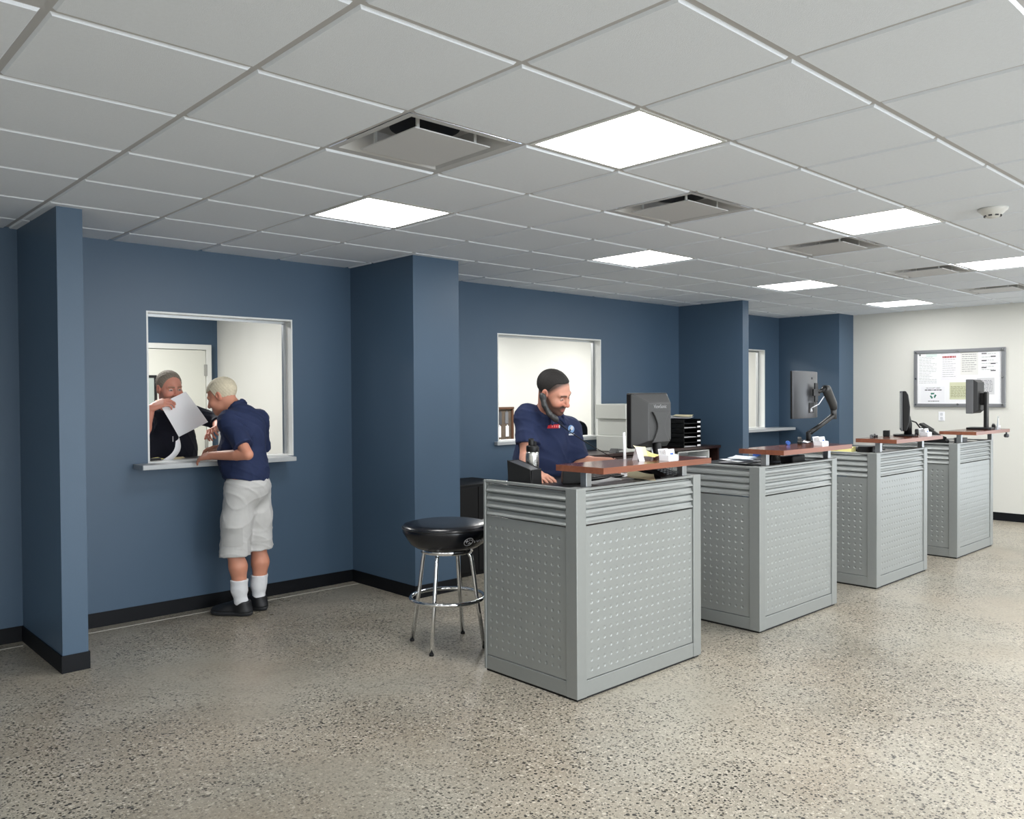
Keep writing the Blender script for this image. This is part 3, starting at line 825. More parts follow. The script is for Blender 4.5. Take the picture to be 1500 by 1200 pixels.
# ------------------------------------------------------------------ credenza under the middle window
def credenza():
    x0, x1, y0, z1 = 5.05, 7.628, 2.79, .948
    t = thing('credenza_desk', 'dark brown credenza under the middle window, carrying the printer', 'desk', (0, 0, 0))
    b = MB(); b.box(x0, x1, y0, 3.36, z1-.03, z1); b.build('desk_top', M_ESPRESSO, t, bevel=.003)
    for xa in (x0+.01, 6.35, x1-.04):
        b = MB(); b.box(xa, xa+.03, y0+.02, 3.35, .0, z1-.03); b.build('side_panel', M_ESPRESSO, t)
    b = MB(); b.box(x0+.04, x1-.04, 3.32, 3.345, .1, z1-.03); b.build('back_panel', M_ESPRESSO, t)
    b = MB(); b.box(6.38, x1-.04, y0+.03, 3.31, .42, .445); b.build('shelf', M_ESPRESSO, t)
    b = MB(); b.box(x0+.05, 6.34, y0+.02, y0+.045, .12, z1-.04)
    d = b.build('cabinet_door', M_ESPRESSO, t, bevel=.002)
    b = MB(); b.tube([(6.27, y0+.02, .75), (6.27, y0-.005, .74), (6.27, y0-.005, .62), (6.27, y0+.02, .61)], .006, 8); b.build('door_handle', M_STEEL, d)
credenza()
def sorter():
    t = thing('paper_sorter', 'pale grey open paper tray set in the credenza below the black trays', 'paper tray', (7.12, 2.96, .445))
    b = MB()
    b.box(-.30, .30, -.15, .14, 0, .012); b.box(-.30, -.285, -.15, .14, 0, .46); b.box(.285, .30, -.15, .14, 0, .46)
    b.box(-.30, .30, -.15, .14, .45, .462); b.box(-.285, .285, -.15, .14, .345, .355); b.box(-.285, .285, .13, .14, .012, .45)
    b.build('tray_frame', M_WTRIM, t)
    b = MB(); b.box(-.27, .26, -.14, .1, .356, .385); b.build('paper_pile', M_PAPER, t)
sorter()
def printer():
    t = thing('printer', 'tall pale grey office printer on the credenza left of the square monitor', 'printer', (6.13, 2.99, .948))
    b = MB(); b.box(-.21, .21, -.19, .2, 0, .165); b.build('paper_drawer', M_BEIGE, t, bevel=.008)
    b = MB(); b.box(-.19, .21, -.18, .2, .165, .335); b.build('middle_body', M_BEIGE, t, bevel=.006)
    b = MB(); b.box(-.155, .13, -.184, -.176, .185, .25); b.box(-.155, .13, -.184, -.176, .26, .315); b.build('output_slot', M_BEIGE2, t, bevel=.003)
    b = MB(); b.box(-.225, .21, -.2, .2, .335, .49); b.build('scanner_head', M_BEIGE, t, bevel=.01)
    b = MB()
    for k in range(5): b.box(-.19, -.165, -.2015, -.199, .36+k*.023, .372+k*.023)
    b.build('control_panel', M_INK, t)
    b = MB(); b.box(0, .2, -.1915, -.189, .155, .162); b.build('drawer_grip', M_INKD, t)
printer()
b = MB(); b.prism([(-.09, 0), (.09, 0), (.07, .03), (-.05, .045)], -.05, .05, 'y')
o = b.build('small_phone', M_CHAR, bevel=.008); put(o, 5.86, 2.86, .948, .1); tag(o, 'small dark cordless phone lying in front of the printer', 'telephone')
b = MB(); b.box(-.04, .03, -.0525, -.049, .008, .022); b.build('phone_display', M_BEIGE2, o)
def trays():
    t = thing('letter_trays', 'black stacked letter trays on the credenza right of the square monitor', 'letter trays', (7.08, 3.0, .948))
    n = 6; h = .052
    for k in range(n):
        z = k*h
        b = MB(); b.box(-.16, .16, -.2, .17, z, z+.005); b.box(-.16, -.155, -.2, .17, z, z+h-.002); b.box(.155, .16, -.2, .17, z, z+h-.002); b.box(-.155, .155, .165, .17, z, z+h-.002)
        tr = b.build('tray', M_BLACK, t)
        b = MB(); b.box(.09, .15, -.202, -.1995, z+.008, z+.026); b.build('tray_label', M_PAPER, tr)
        if k in (0, 2, 4):
            b = MB(); b.box(-.14, .08, -.19, .15, z+.006, z+.012); b.build('paper_pile', M_PAPERG, tr)
    return n*h
zt = .948+trays()
o = put(sheet('paper_sheet', .22, .3, M_PAPERG, .02, seed=41), 7.03, 2.97, zt+.002, .1); tag(o, 'grey magazine lying on top of the black letter trays', 'paper')
o = put(sheet('paper_sheet', .12, .2, M_CREAM, .018, seed=42), 7.12, 2.95, zt+.022, .3); tag(o, 'cream sheet sliding off the top of the black letter trays', 'paper')

# black cabinet beside the wide pilaster
M_CAB = mat('cabinet_black', (9, 10, 12), .6, spec=.3)
def cabinet():
    t = thing('storage_cabinet', 'black two door cabinet by the wide blue pilaster, behind the stool', 'cabinet', (3.60, 2.84, 0))
    b = MB(); b.box(0, .75, 0, .50, .0, .775); b.build('cabinet_body', M_CAB, t, bevel=.004)
    for k in range(2):
        b = MB(); b.box(.01+k*.368, .372+k*.368, -.02, -.001, .04, .755); d = b.build('cabinet_door', M_CAB, t, bevel=.003)
        b = MB(); xh = .34 if k == 0 else .41
        b.tube([(xh, -.02, .48), (xh, -.04, .47), (xh, -.04, .37), (xh, -.02, .36)], .005, 8); b.build('door_handle', M_STEEL, d)
cabinet()

# ------------------------------------------------------------------ stool
def stool():
    t = thing('bar_stool', 'round black vinyl bar stool with chrome legs left of the nearest counter', 'stool', (2.54, 1.45, 0), 0)
    R0 = .27; zs = .60
    b = MB()
    b.lathe([(.12, zs+.0), (.19, zs+.006), (.225, zs+.03), (R0, zs+.10), (R0+.003, zs+.125), (R0-.008, zs+.145), (R0-.05, zs+.155), (.08, zs+.16), (0, zs+.158)], 48)
    st = b.build('seat_cushion', M_VINYL, t)
    b = MB(); pts = arc((0, 0, zs+.128), R0+.003, 0, 2*pi*47/48, 47); b.tube(pts, .004, 8, closed=True); b.build('seat_piping', M_BLACK, st)
    # oval star badge and letters printed on the side of the cushion
    def side(a, z):  # point on the cone of the cushion side
        u = (z-(zs+.03))/.07; r_ = .225+(R0-.225)*u+.0016
        return (r_*cos(a), r_*sin(a), z)
    ac = radians(-98)
    def badge(a0):
        q = MB(); zc = zs+.066; n = 36
        out = [side(a0+.118*cos(2*pi*k/n), zc+.024*sin(2*pi*k/n)) for k in range(n)]
        q.tube(out, .0016, 6, closed=True)
        def star(da, dz, s):
            c = side(a0+da, zc+dz); ps = []
            for k in range(8):
                rr = s if k % 2 == 0 else s*.3
                ps.append(side(a0+da+rr*cos(k*pi/4)/.24, zc+dz+rr*sin(k*pi/4)*.9))
            q.add([c]+ps, [(0, 1+k, 1+(k+1) % 8) for k in range(8)])
        star(-.052, .004, .016)
        for (da, dz) in ((.01, .012), (.035, -.006), (.065, .010), (.062, -.012), (.012, -.012)): star(da, dz, .0075)
        return q
    q = badge(ac)
    q.build('oval_star_badge', M_LOGO, st)
    for k, ch in enumerate('SUBARU'):
        a = ac+.17+k*.10
        c = side(a, zs+.066)
        M = Matrix.Translation(c) @ Matrix.Rotation(a+pi/2, 4, 'Z') @ Matrix.Rotation(pi/2-.2, 4, 'X')
        text_mesh('seat_letter', ch, .026, M, M_LOGO, st, .0004)
    b = MB(); b.lathe([(.15, zs-.028), (.16, zs-.024), (.16, zs), (.15, zs+.004)], 40); b.build('swivel_ring', M_CHROME, t)
    for k in range(4):
        a = radians(208+90*k)
        def P(r_, z): return (r_*cos(a), r_*sin(a), z)
        b = MB(); b.tube([P(.06, zs-.012), P(.11, zs-.014), P(.142, zs-.024), P(.158, zs-.05), P(.165, zs-.09), P(.19, .33), P(.24, .012)], .0125, 12)
        lg = b.build('leg', M_CHROME, t)
        b = MB(); b.cyl(P(.2405, .014), P(.242, .0), .014, n=14); b.build('leg_tip', M_BLACK, lg)
    b = MB(); b.tube(arc((0, 0, .295), .225, 0, 2*pi*63/64, 63), .012, 10, closed=True); b.build('foot_ring', M_CHROME, t)
stool()

# ------------------------------------------------------------------ end wall: notice board, outlet
def board():
    ya, yb, za, zb = .666, 1.718, 1.354, 2.072
    yc, zc = (ya+yb)/2, (za+zb)/2
    t = thing('notice_board', 'grey framed notice board full of papers on the white end wall', 'notice board', (XR, yc, zc))
    w, h = (yb-ya)/2, (zb-za)/2; f = .045
    M = lambda y, z, x: (-x, y-yc, z-zc)
    b = MB(); b.box(-.012, -.001, -w+.02, w-.02, -h+.02, h-.02); b.build('backing', M_PAPER, t)
    b = MB()
    b.box(-.03, -.001, -w, w, h-f, h); b.box(-.03, -.001, -w, w, -h, -h+f); b.box(-.03, -.001, -w, -w+f, -h+f, h-f); b.box(-.03, -.001, w-f, w, -h+f, h-f)
    b.build('board_frame', mat('frame_grey', (140, 142, 146), .35, .4), t, bevel=.006)
    b = MB()
    for (y, z) in ((-w+.03, h-.03), (w-.03, h-.03), (-w+.03, -h+.03), (w-.03, -h+.03), (0, h-.035), (0, -h+.035), (-w+.03, 0), (w-.03, 0)):
        b.cyl((-.03, y, z), (-.040, y, z), .012, n=14)
    b.build('frame_knob', M_STEEL, t)
    rnd = random.Random(3)
    def notice(name, label, y1, z1, y0, z0, mtl, lines, title=None, tm=M_INK, margin=.02, x=.0145):
        """y1 is the left edge seen from the room (larger y), rows of print as small raised bars"""
        q = MB(); q.box(XR-x, XR-.0122, y0, y1, z0, z1)
        p = q.build(name, mtl); tag(p, label, 'notice', 'notices pinned on the board')
        q = MB(); n = lines; zz = z1-.05 if title else z1-.03; dz = (zz-z0-.02)/max(n, 1)
        for k in range(n):
            yy = y1-margin
            end = y0+margin+(rnd.random()*.35*(y1-y0) if rnd.random() < .4 else 0)
            while yy > end:
                L_ = .012+rnd.random()*.03
                q.box(XR-x-.0006, XR-x, max(end, yy-L_), yy, zz-k*dz-.0045, zz-k*dz+.001); yy -= L_+.006
        q.build('print_lines', tm, p)
        return p
    G = mat('faint_print', (168, 172, 172), .8)
    p = notice('notice_sheet', 'tall notice at the left of the board with a pale teal heading', 1.675, 2.035, 1.424, 1.62, M_PAPER, 17, True, G)
    q = MB(); q.box(XR-.0151, XR-.0145, 1.44, 1.57, 1.985, 2.022); q.build('heading_block', M_TEALL, p)
    q = MB(); q.lathe([(.012, 0), (.012, .0008)], 20, M=Matrix.Translation((XR-.0145, 1.645, 2.012)) @ Matrix.Rotation(-pi/2, 4, 'Y')); q.build('heading_seal', M_INK, p)
    p = notice('notice_sheet', 'notice with a red heading bar, second from left on the board', 1.394, 2.023, 1.203, 1.69, mat('lilac_paper', (230, 229, 234), .7), 10, True, G)
    q = MB(); yy = 1.375
    for L_ in (.016, .03, .022, .034, .02, .014):
        q.box(XR-.0155, XR-.0145, yy-L_, yy, 1.966, 1.988); yy -= L_+.004
    q.build('red_heading', M_RED, p)
    notice('notice_sheet', 'grey framed notice, third from left along the top of the board', 1.170, 2.031, .968, 1.75, mat('warm_paper', (226, 226, 223), .7), 9, None, M_INK)
    p = notice('notice_sheet', 'notice with three short blocks at the top right of the board', .949, 2.031, .734, 1.752, M_PAPER, 6, None, G)
    q = MB()
    for k in range(3):
        z = 2.005-k*.085; q.box(XR-.0155, XR-.0145, .875, .93, z-.008, z+.004); q.box(XR-.0155, XR-.0145, .775, .83, z-.045, z-.033)
    q.build('block_print', M_INKD, p)
    p = notice('notice_sheet', 'white recycling notice with a green arrow triangle at the lower left', 1.63, 1.612, 1.346, 1.412, mat('bluish_paper', (232, 233, 237), .7), 0, None, G)
    Rm = Matrix.Rotation(-pi/2, 4, 'Z') @ Matrix.Rotation(pi/2, 4, 'X')
    text_mesh('notice_title', 'WE ACCEPT USED', .021, Matrix.Translation((XR-.0152, 1.487, 1.592)) @ Rm, M_INKD, p)
    q = MB(); yy = 1.585
    for L_ in (.03, .045, .012, .034, .02, .03):
        q.box(XR-.0155, XR-.0145, yy-L_, yy, 1.563, 1.574); yy -= L_+.006
    yy = 1.545
    for L_ in (.024, .016, .03, .02, .02): q.box(XR-.0155, XR-.0145, yy-L_, yy, 1.424, 1.432); yy -= L_+.005
    q.build('print_lines', M_INKD, p)
    q = MB()
    for k in range(3):
        a0 = pi/2+k*2*pi/3
        A = lambda r_, a: (XR-.0155, 1.487-r_*cos(a), 1.498+r_*sin(a))
        pts = [A(.040, a0-.50), A(.040, a0+.50), A(.020, a0+.62), A(.020, a0-.62)]
        q.add(pts, [(0, 1, 2, 3)])
        q.add([A(.046, a0+.48), A(.012, a0+.75), A(.034, a0+1.0)], [(0, 1, 2)])
    q.build('recycling_arrows', M_TEAL, p)
    p = notice('notice_sheet', 'pale olive form at the bottom middle of the board, behind the monitor', 1.291, 1.661, 1.012, 1.45, M_GREENP, 10, True, mat('olive_print', (128, 132, 92), .8), .012)
    notice('notice_sheet', 'small grey notice right of the thick black monitor', .98, 1.709, .788, 1.51, M_PAPERG, 9, None, M_INK)
board()
def outlet():
    t = thing('wall_outlet', 'white wall outlet plate below the notice board', 'outlet', (XR, 1.388, 1.238))
    b = MB(); b.box(-.006, 0, -.038, .038, -.058, .058); b.build('outlet_plate', M_CARD, t, bevel=.003)
    for z in (-.026, .026):
        b = MB(); b.prism(rrect(-.016, .016, z-.019, z+.019, .01), -.008, -.0055, 'x'); b.build('outlet_socket', M_LOGO, t)
outlet()

# ------------------------------------------------------------------ behind the windows
def key_board():
    t = thing('tag_board', 'brown framed board of tags seen low through the middle window, left of the man', 'board', (6.75, 6.2, .95))
    w, h = .75, .44
    b = MB(); b.box(-w, w, -.02, -.001, -h, h-.05); b.build('backing', mat('board_tan', (92, 80, 68), .8, noise=(14, .4)), t)
    b = MB(); b.box(-w-.03, w+.03, -.05, -.001, h-.05, h-.02); b.box(-w-.03, -w, -.04, -.001, -h, h-.05); b.box(w, w+.03, -.04, -.001, -h, h-.05); b.build('board_frame', mat('frame_brown', (92, 62, 42), .5), t)
    rnd = random.Random(9)
    cols = [M_INKD, M_PAPERG, M_CREAM, M_SLATE, M_PAPER, M_INK]
    for r_ in range(4):
        for k in range(11):
            x = -w+.06+k*.134+rnd.uniform(-.02, .02); z = h-.12-r_*.2
            b = MB(); b.box(x-.03, x+.025, -.03, -.021, z-.10-rnd.random()*.05, z+.03); b.cyl((x, -.03, z+.03), (x, -.022, z+.045), .008, n=8)
            b.build('hanging_tag', cols[(r_*5+k*7+rnd.randrange(3)) % 6], t)
key_board()
def office_chair():
    t = thing('office_chair', 'black office chair behind the middle window, right of the man', 'chair', (6.75, 4.25, 0), radians(-30))
    b = MB(); P = rrect(-.23, .23, .62, 1.22, .12); b.prism(P, .2, .26, 'y'); b.build('backrest', M_BLACK, t, bevel=.02)
    b = MB(); b.prism(rrect(-.24, .24, -.22, .24, .08), .44, .52, 'z'); b.build('seat', M_BLACK, t, bevel=.02)
    b = MB(); b.box(-.03, .03, .2, .26, .42, .68); b.build('back_bar', M_BLACKM, t)
    b = MB(); b.cyl((0, 0, .08), (0, 0, .44), .025, n=14); b.build('gas_column', M_CHROME, t)
    for k in range(5):
        a = 2*pi*k/5; b = MB(); b.tube([(0, 0, .09), (.15*cos(a), .15*sin(a), .085), (.29*cos(a), .29*sin(a), .06)], [.025, .02, .015], 8)
        l = b.build('base_arm', M_BLACKM, t)
        b = MB(); c = (.29*cos(a), .29*sin(a), .028); b.cyl((c[0]-.02*sin(a), c[1]+.02*cos(a), .028), (c[0]+.02*sin(a), c[1]-.02*cos(a), .028), .028, n=14); b.build('caster', M_BLACKM, l)
office_chair()
# ------------------------------------------------------------------ people: smooth bodies grown from distance fields
V3 = lambda *a: np.array(a, dtype=np.float64)
def unit(v): v = np.asarray(v, float); return v/np.linalg.norm(v)
class Field:
    """a list of groups; each group blends its own shapes, is trimmed by its own cuts, then joins the rest"""
    def __init__(s): s.groups = []
    def group(s, k=.01): g = dict(p=[], cuts=[], k=k, subs=[]); s.groups.append(g); return g
def cap(g, a, b, ra, rb=None, k=.015): g['p'].append(('cap', np.array(a, float), np.array(b, float), ra, ra if rb is None else rb, k))
def chain(g, pts, rs, k=.015):
    for i in range(len(pts)-1): cap(g, pts[i], pts[i+1], rs[i], rs[i+1], k)
def ell(g, c, r, R=None, k=.02): g['p'].append(('ell', np.array(c, float), np.array(r, float), np.eye(3) if R is None else R, k))
def bounds(p):
    if p[0] == 'cap':
        r = max(p[3], p[4]); return np.minimum(p[1], p[2])-r, np.maximum(p[1], p[2])+r, p[5]
    r = np.abs(p[3]) @ p[2]; return p[1]-r, p[1]+r, p[4]
def prim_d(p, X, Y, Z):
    if p[0] == 'cap':
        a, b, ra, rb = p[1:5]; ba = b-a; L = max(ba @ ba, 1e-9)
        px, py, pz = X-a[0], Y-a[1], Z-a[2]
        t = np.clip((px*ba[0]+py*ba[1]+pz*ba[2])/L, 0, 1)
        return np.sqrt((px-t*ba[0])**2+(py-t*ba[1])**2+(pz-t*ba[2])**2)-(ra+(rb-ra)*t)
    c, r, R = p[1], p[2], p[3]
    px, py, pz = X-c[0], Y-c[1], Z-c[2]
    l = [R[0, i]*px+R[1, i]*py+R[2, i]*pz for i in range(3)]      # columns of R are the local axes
    k0 = np.sqrt((l[0]/r[0])**2+(l[1]/r[1])**2+(l[2]/r[2])**2)+1e-9
    k1 = np.sqrt((l[0]/r[0]**2)**2+(l[1]/r[1]**2)**2+(l[2]/r[2]**2)**2)+1e-9
    return k0*(k0-1)/k1
def smin(a, b, k):
    h = np.maximum(k-np.abs(a-b), 0)/k
    return np.minimum(a, b)-h*h*k*.25
def surface(field, res, wrinkle=None):
    lo = np.full(3, 1e9); hi = -lo
    for g in field.groups:
        for p in g['p']:
            a, b, k = bounds(p); lo = np.minimum(lo, a); hi = np.maximum(hi, b)
    lo -= .03; hi += .03
    n = np.ceil((hi-lo)/res).astype(int)+1
    ax = [lo[i]+np.arange(n[i])*res for i in range(3)]
    D = np.full(n, .5, np.float32)
    def sl(a, b, pad):
        i0 = np.clip(np.floor((a-pad-lo)/res).astype(int), 0, n); i1 = np.clip(np.ceil((b+pad-lo)/res).astype(int)+1, 0, n)
        return tuple(slice(int(u), int(v)) for u, v in zip(i0, i1))
    def grid(s): return np.meshgrid(ax[0][s[0]], ax[1][s[1]], ax[2][s[2]], indexing='ij', sparse=True)
    for g in field.groups:
        glo = np.full(3, 1e9); ghi = -glo
        for p in g['p']:
            a, b, k = bounds(p); glo = np.minimum(glo, a); ghi = np.maximum(ghi, b)
        S = sl(glo, ghi, .03); off = np.array([s_.start for s_ in S])
        E = np.full([s_.stop-s_.start for s_ in S], .5, np.float32)
        for lst, sign in ((g['p'], 1), (g['subs'], -1)):
            for p in lst:
                a, b, k = bounds(p); s = sl(a, b, k+3*res)
                s = tuple(slice(max(u.start, w.start), min(u.stop, w.stop)) for u, w in zip(s, S))
                if any(u.stop <= u.start for u in s): continue
                d = prim_d(p, *grid(s)).astype(np.float32)
                e = tuple(slice(u.start-o, u.stop-o) for u, o in zip(s, off))
                E[e] = smin(E[e], d, k) if sign > 0 else -smin(-E[e], d, k)
        for cfn in g['cuts']:
            E = np.maximum(E, cfn(*grid(S)).astype(np.float32))
        D[S] = smin(D[S], E, g['k'])
    if wrinkle: D += wrinkle(*grid(tuple(slice(0, int(m)) for m in n))).astype(np.float32)
    # surface nets
    ins = D < 0
    c = np.zeros([m-1 for m in n], np.int8)
    for dx in (0, 1):
        for dy in (0, 1):
            for dz in (0, 1): c += ins[dx:n[0]-1+dx, dy:n[1]-1+dy, dz:n[2]-1+dz]
    act = (c > 0) & (c < 8)
    ci = np.argwhere(act); idx = -np.ones(act.shape, np.int32); idx[act] = np.arange(len(ci))
    acc = np.zeros((len(ci), 3)); cnt = np.zeros(len(ci))
    corners = [(dx, dy, dz) for dx in (0, 1) for dy in (0, 1) for dz in (0, 1)]
    for a in corners:
        for ax_ in range(3):
            if a[ax_]: continue
            b = list(a); b[ax_] = 1
            da = D[ci[:, 0]+a[0], ci[:, 1]+a[1], ci[:, 2]+a[2]]; db = D[ci[:, 0]+b[0], ci[:, 1]+b[1], ci[:, 2]+b[2]]
            m = (da < 0) != (db < 0)
            t = np.where(m, da/np.where(da-db == 0, 1, da-db), 0)
            pt = np.tile(np.array(a, float), (len(ci), 1)); pt[:, ax_] += t
            acc[m] += pt[m]; cnt[m] += 1
    verts = lo+res*(ci+acc/cnt[:, None])
    quads = []
    for ax_ in range(3):
        o1, o2 = (ax_+1) % 3, (ax_+2) % 3
        s0 = [slice(1, -1)]*3; s0[ax_] = slice(0, -1); s1 = list(s0); s1[ax_] = slice(1, None)
        f = ins[tuple(s0)] != ins[tuple(s1)]
        e = np.argwhere(f); base = e.copy(); base[:, o1] += 1; base[:, o2] += 1
        flip = ins[tuple(base.T)]
        q = []
        for (u, w) in ((0, 0), (-1, 0), (-1, -1), (0, -1)):
            b_ = base.copy(); b_[:, o1] += u; b_[:, o2] += w
            q.append(idx[tuple(b_.T)])
        q = np.stack(q, 1); q[~flip] = q[~flip][:, ::-1]
        quads.append(q)
    return verts, np.concatenate(quads)
def field_object(name, field, res, material, parent, wrinkle=None, paint=None, smooth=1):
    v, q = surface(field, res, wrinkle)
    me = bpy.data.meshes.new(name)
    me.vertices.add(len(v)); me.vertices.foreach_set('co', v.astype(np.float32).ravel())
    me.loops.add(q.size); me.loops.foreach_set('vertex_index', q.ravel().astype(np.int32))
    me.polygons.add(len(q)); me.polygons.foreach_set('loop_start', np.arange(0, q.size, 4, dtype=np.int32))
    me.polygons.foreach_set('loop_total', np.full(len(q), 4, np.int32))
    me.polygons.foreach_set('use_smooth', np.ones(len(q), bool))
    me.update(calc_edges=True)
    if smooth:
        bm = bmesh.new(); bm.from_mesh(me)
        for _ in range(smooth): bmesh.ops.smooth_vert(bm, verts=bm.verts, factor=.5, use_axis_x=True, use_axis_y=True, use_axis_z=True)
        bm.to_mesh(me); bm.free()
        co = np.empty(len(v)*3, np.float32); me.vertices.foreach_get('co', co); v = co.reshape(-1, 3).astype(float)
    if paint:
        at = me.color_attributes.new('tone', 'FLOAT_COLOR', 'POINT')
        c4 = np.ones((len(v), 4), np.float32); c4[:, :3] = paint(v); at.data.foreach_set('color', c4.ravel())
    me.materials.append(material)
    o = bpy.data.objects.new(name, me); COL.objects.link(o); o.parent = parent
    o.matrix_parent_inverse = Matrix.Translation(parent.location).inverted()
    return o
def tone_material(name, rough=.5):
    m = bpy.data.materials.new(name); m.use_nodes = True
    nt = m.node_tree; b = nt.nodes['Principled BSDF']
    a = nt.nodes.new('ShaderNodeAttribute'); a.attribute_name = 'tone'
    nt.links.new(a.outputs['Color'], b.inputs['Base Color'])
    b.inputs['Roughness'].default_value = rough
    b.inputs['Subsurface Weight'].default_value = .08; b.inputs['Subsurface Radius'].default_value = (.01, .004, .002)
    tc = nt.nodes.new('ShaderNodeTexCoord'); n = nt.nodes.new('ShaderNodeTexNoise'); n.inputs['Scale'].default_value = 220
    nt.links.new(tc.outputs['Object'], n.inputs['Vector'])
    bp = nt.nodes.new('ShaderNodeBump'); bp.inputs['Strength'].default_value = .12; bp.inputs['Distance'].default_value = .002
    nt.links.new(n.outputs['Fac'], bp.inputs['Height']); nt.links.new(bp.outputs['Normal'], b.inputs['Normal'])
    return m
M_SKIN = tone_material('skin')
M_NAVY = mat('navy_polo_cloth', (24, 38, 74), .85, noise=(40, .12), bump=(420, .25))
M_NAVYD = mat('dark_navy_cloth', (13, 17, 34), .9, noise=(40, .12), bump=(420, .2))
M_KHAKI = mat('light_grey_shorts_cloth', (190, 190, 189), .9, noise=(30, .06), bump=(420, .25))
M_SOCK = mat('white_sock', (214, 216, 220), .9, bump=(500, .3))
M_SHOE = mat('black_shoe', (20, 22, 26), .5, bump=(200, .1))
M_SOLE = mat('dark_sole', (34, 36, 40), .6)
M_TROUSER = mat('black_trousers', (22, 23, 27), .9, bump=(300, .2))

def frame(fwd, pitch=0., roll=0.):
    """columns: right, forward, up; pitch>0 looks down, roll>0 leans to the person's right"""
    f = unit((fwd[0], fwd[1], 0)); r = V3(f[1], -f[0], 0); u = V3(0, 0, 1)
    f2 = f*cos(pitch)-u*sin(pitch); u2 = u*cos(pitch)+f*sin(pitch)
    r3 = r*cos(roll)-u2*sin(roll); u3 = u2*cos(roll)+r*sin(roll)
    return np.stack([r3, f2, u3], 1)
def head(field, c, R, neck, s=1., nr=.056, jowl=0.):
    g = field.group(.03)
    L = lambda x, y, z: np.array(c)+R @ (V3(x, y, z)*s)
    def e(x, y, z, r, k=.02, RR=None): ell(g, L(x, y, z), np.array(r)*s, R if RR is None else R @ RR, k)
    e(0, -.016, .036, (.077, .098, .084))
    e(0, .028, -.018, (.066, .066, .084), .03)
    e(0, .034, -.072, (.054+jowl, .052, .042+jowl*.6), .03)
    e(0, .074, -.100, (.024, .020, .018), .03)
    for q in (-1, 1):
        e(q*.040, .064, -.032, (.026, .024, .024), .025)
        cap(g, L(q*.014, .088, .020), L(q*.046, .076, .020), .009*s, .008*s, .018)
        e(q*.079, -.006, -.006, (.009, .020, .033), .006)
        e(q*.083, -.014, -.004, (.006, .012, .030), .006)
    cap(g, L(0, .088, .008), L(0, .113, -.034), .0085*s, .0125*s, .012)
    for q in (-1, 1): e(q*.0125, .103, -.038, (.009, .010, .008), .006)
    cap(g, L(-.020, .084, -.0645), L(.020, .084, -.0645), .009*s, .009*s, .010); e(0, .093, -.064, (.012, .007, .006), .008)
    e(0, .091, -.078, (.019, .009, .007), .008)
    for q in (-1, 1):
        g['subs'].append(('ell', L(q*.032, .097, -.001), np.array((.020, .014, .012))*s, R, .012))
        g['subs'].append(('ell', L(q*.086, -.001, .0), np.array((.006, .009, .016))*s, R, .005))
    g['subs'].append(('cap', L(-.022, .097, -.0712), L(.022, .097, -.0712), .0025*s, .0025*s, .004))
    g2 = field.group(.003)
    for q in (-1, 1): ell(g2, L(q*.032, .077, -.001), np.array((.0145, .0125, .0125))*s, R, .004)
    gn = field.group(.03)
    cap(gn, L(0, -.025, -.045), neck, nr, nr*1.12, .02)
    return L
def hand(g, wrist, f, n, side, curl=(.35, .45, .35), spread=.06, s=1., thumb=.5, k=.005):
    """f fingers, n palm normal, side +1 right hand, -1 left hand"""
    f = unit(f); n = np.array(n, float); n = unit(n-f*(n @ f)); t = np.cross(f, n)*side
    w = np.array(wrist, float)
    kn = [w+s*(f*.088+t*.030), w+s*(f*.092+t*.010), w+s*(f*.088-t*.011), w+s*(f*.080-t*.030)]
    for i, q in enumerate(kn): cap(g, w+s*(f*.012+t*(.016-.011*i)), q, .0155*s, .0115*s, .014)
    segs = [(.042, .026, .020), (.046, .029, .021), (.042, .027, .020), (.033, .021, .018)]
    for i, q in enumerate(kn):
        d = unit(f+t*spread*(1.5-i)); p = q; a = 0
        for j, L_ in enumerate(segs[i]):
            a += curl[j]*(1+.06*i); dd = d*cos(a)+n*sin(a)
            p2 = p+dd*L_*s; cap(g, p, p2, (.0088-.0007*j)*s, (.0082-.0008*j)*s, k); p = p2
    p = w+s*(f*.026+t*.022); d = unit(f*.62+t*.72+n*.25)
    cap(g, w+s*f*.01, p, .016*s, .016*s, .012)
    for j, L_ in enumerate((.040, .032, .026)):
        if j: d = unit(d+f*.35*thumb+n*.45*thumb-t*.25*thumb)
        p2 = p+d*L_*s; cap(g, p, p2, (.0125-.0012*j)*s, (.0112-.0014*j)*s, .006); p = p2
def wr(amp, f1=46., f2=31.):
    """soft creases: ridged waves running across the cloth"""
    def fn(X, Y, Z):
        a = f1*Z+13*X+4*np.sin(8*Y+5*Z); c = f2*(X+Y)+22*Z+3*np.sin(13*Z); d = 58*Y-41*Z+27*X
        return amp*(np.sin(a)*.45+np.sin(c)*.4-(1-np.abs(np.sin(.5*a+.7*c)))**3*1.3-(1-np.abs(np.sin(.5*d+1.3*np.sin(.4*c))))**4*1.1+.5)
    return fn
def plane(pt, nrm):
    """keeps the side the normal points away from"""
    pt = np.array(pt, float); nrm = unit(nrm)
    return lambda X, Y, Z: (X-pt[0])*nrm[0]+(Y-pt[1])*nrm[1]+(Z-pt[2])*nrm[2]
def local(c, R, s=1.):
    c = np.array(c, float)
    def f(X, Y, Z):
        d = (X-c[0], Y-c[1], Z-c[2]); return [(R[0, i]*d[0]+R[1, i]*d[1]+R[2, i]*d[2])/s for i in range(3)]
    return f
def hair_object(name, c, R, material, parent, thick, line, s=1., res=.004, wrinkle=None):
    fl = Field(); g = fl.group(.004)
    ell(g, np.array(c)+R @ (V3(0, -.017, .038)*s), (V3(.077, .099, .085)+thick)*s, R, .01)
    lf = local(c, R, s); g['cuts'].append(lambda X, Y, Z: line(*lf(X, Y, Z))*s)
    return field_object(name, fl, res, material, parent, wrinkle)
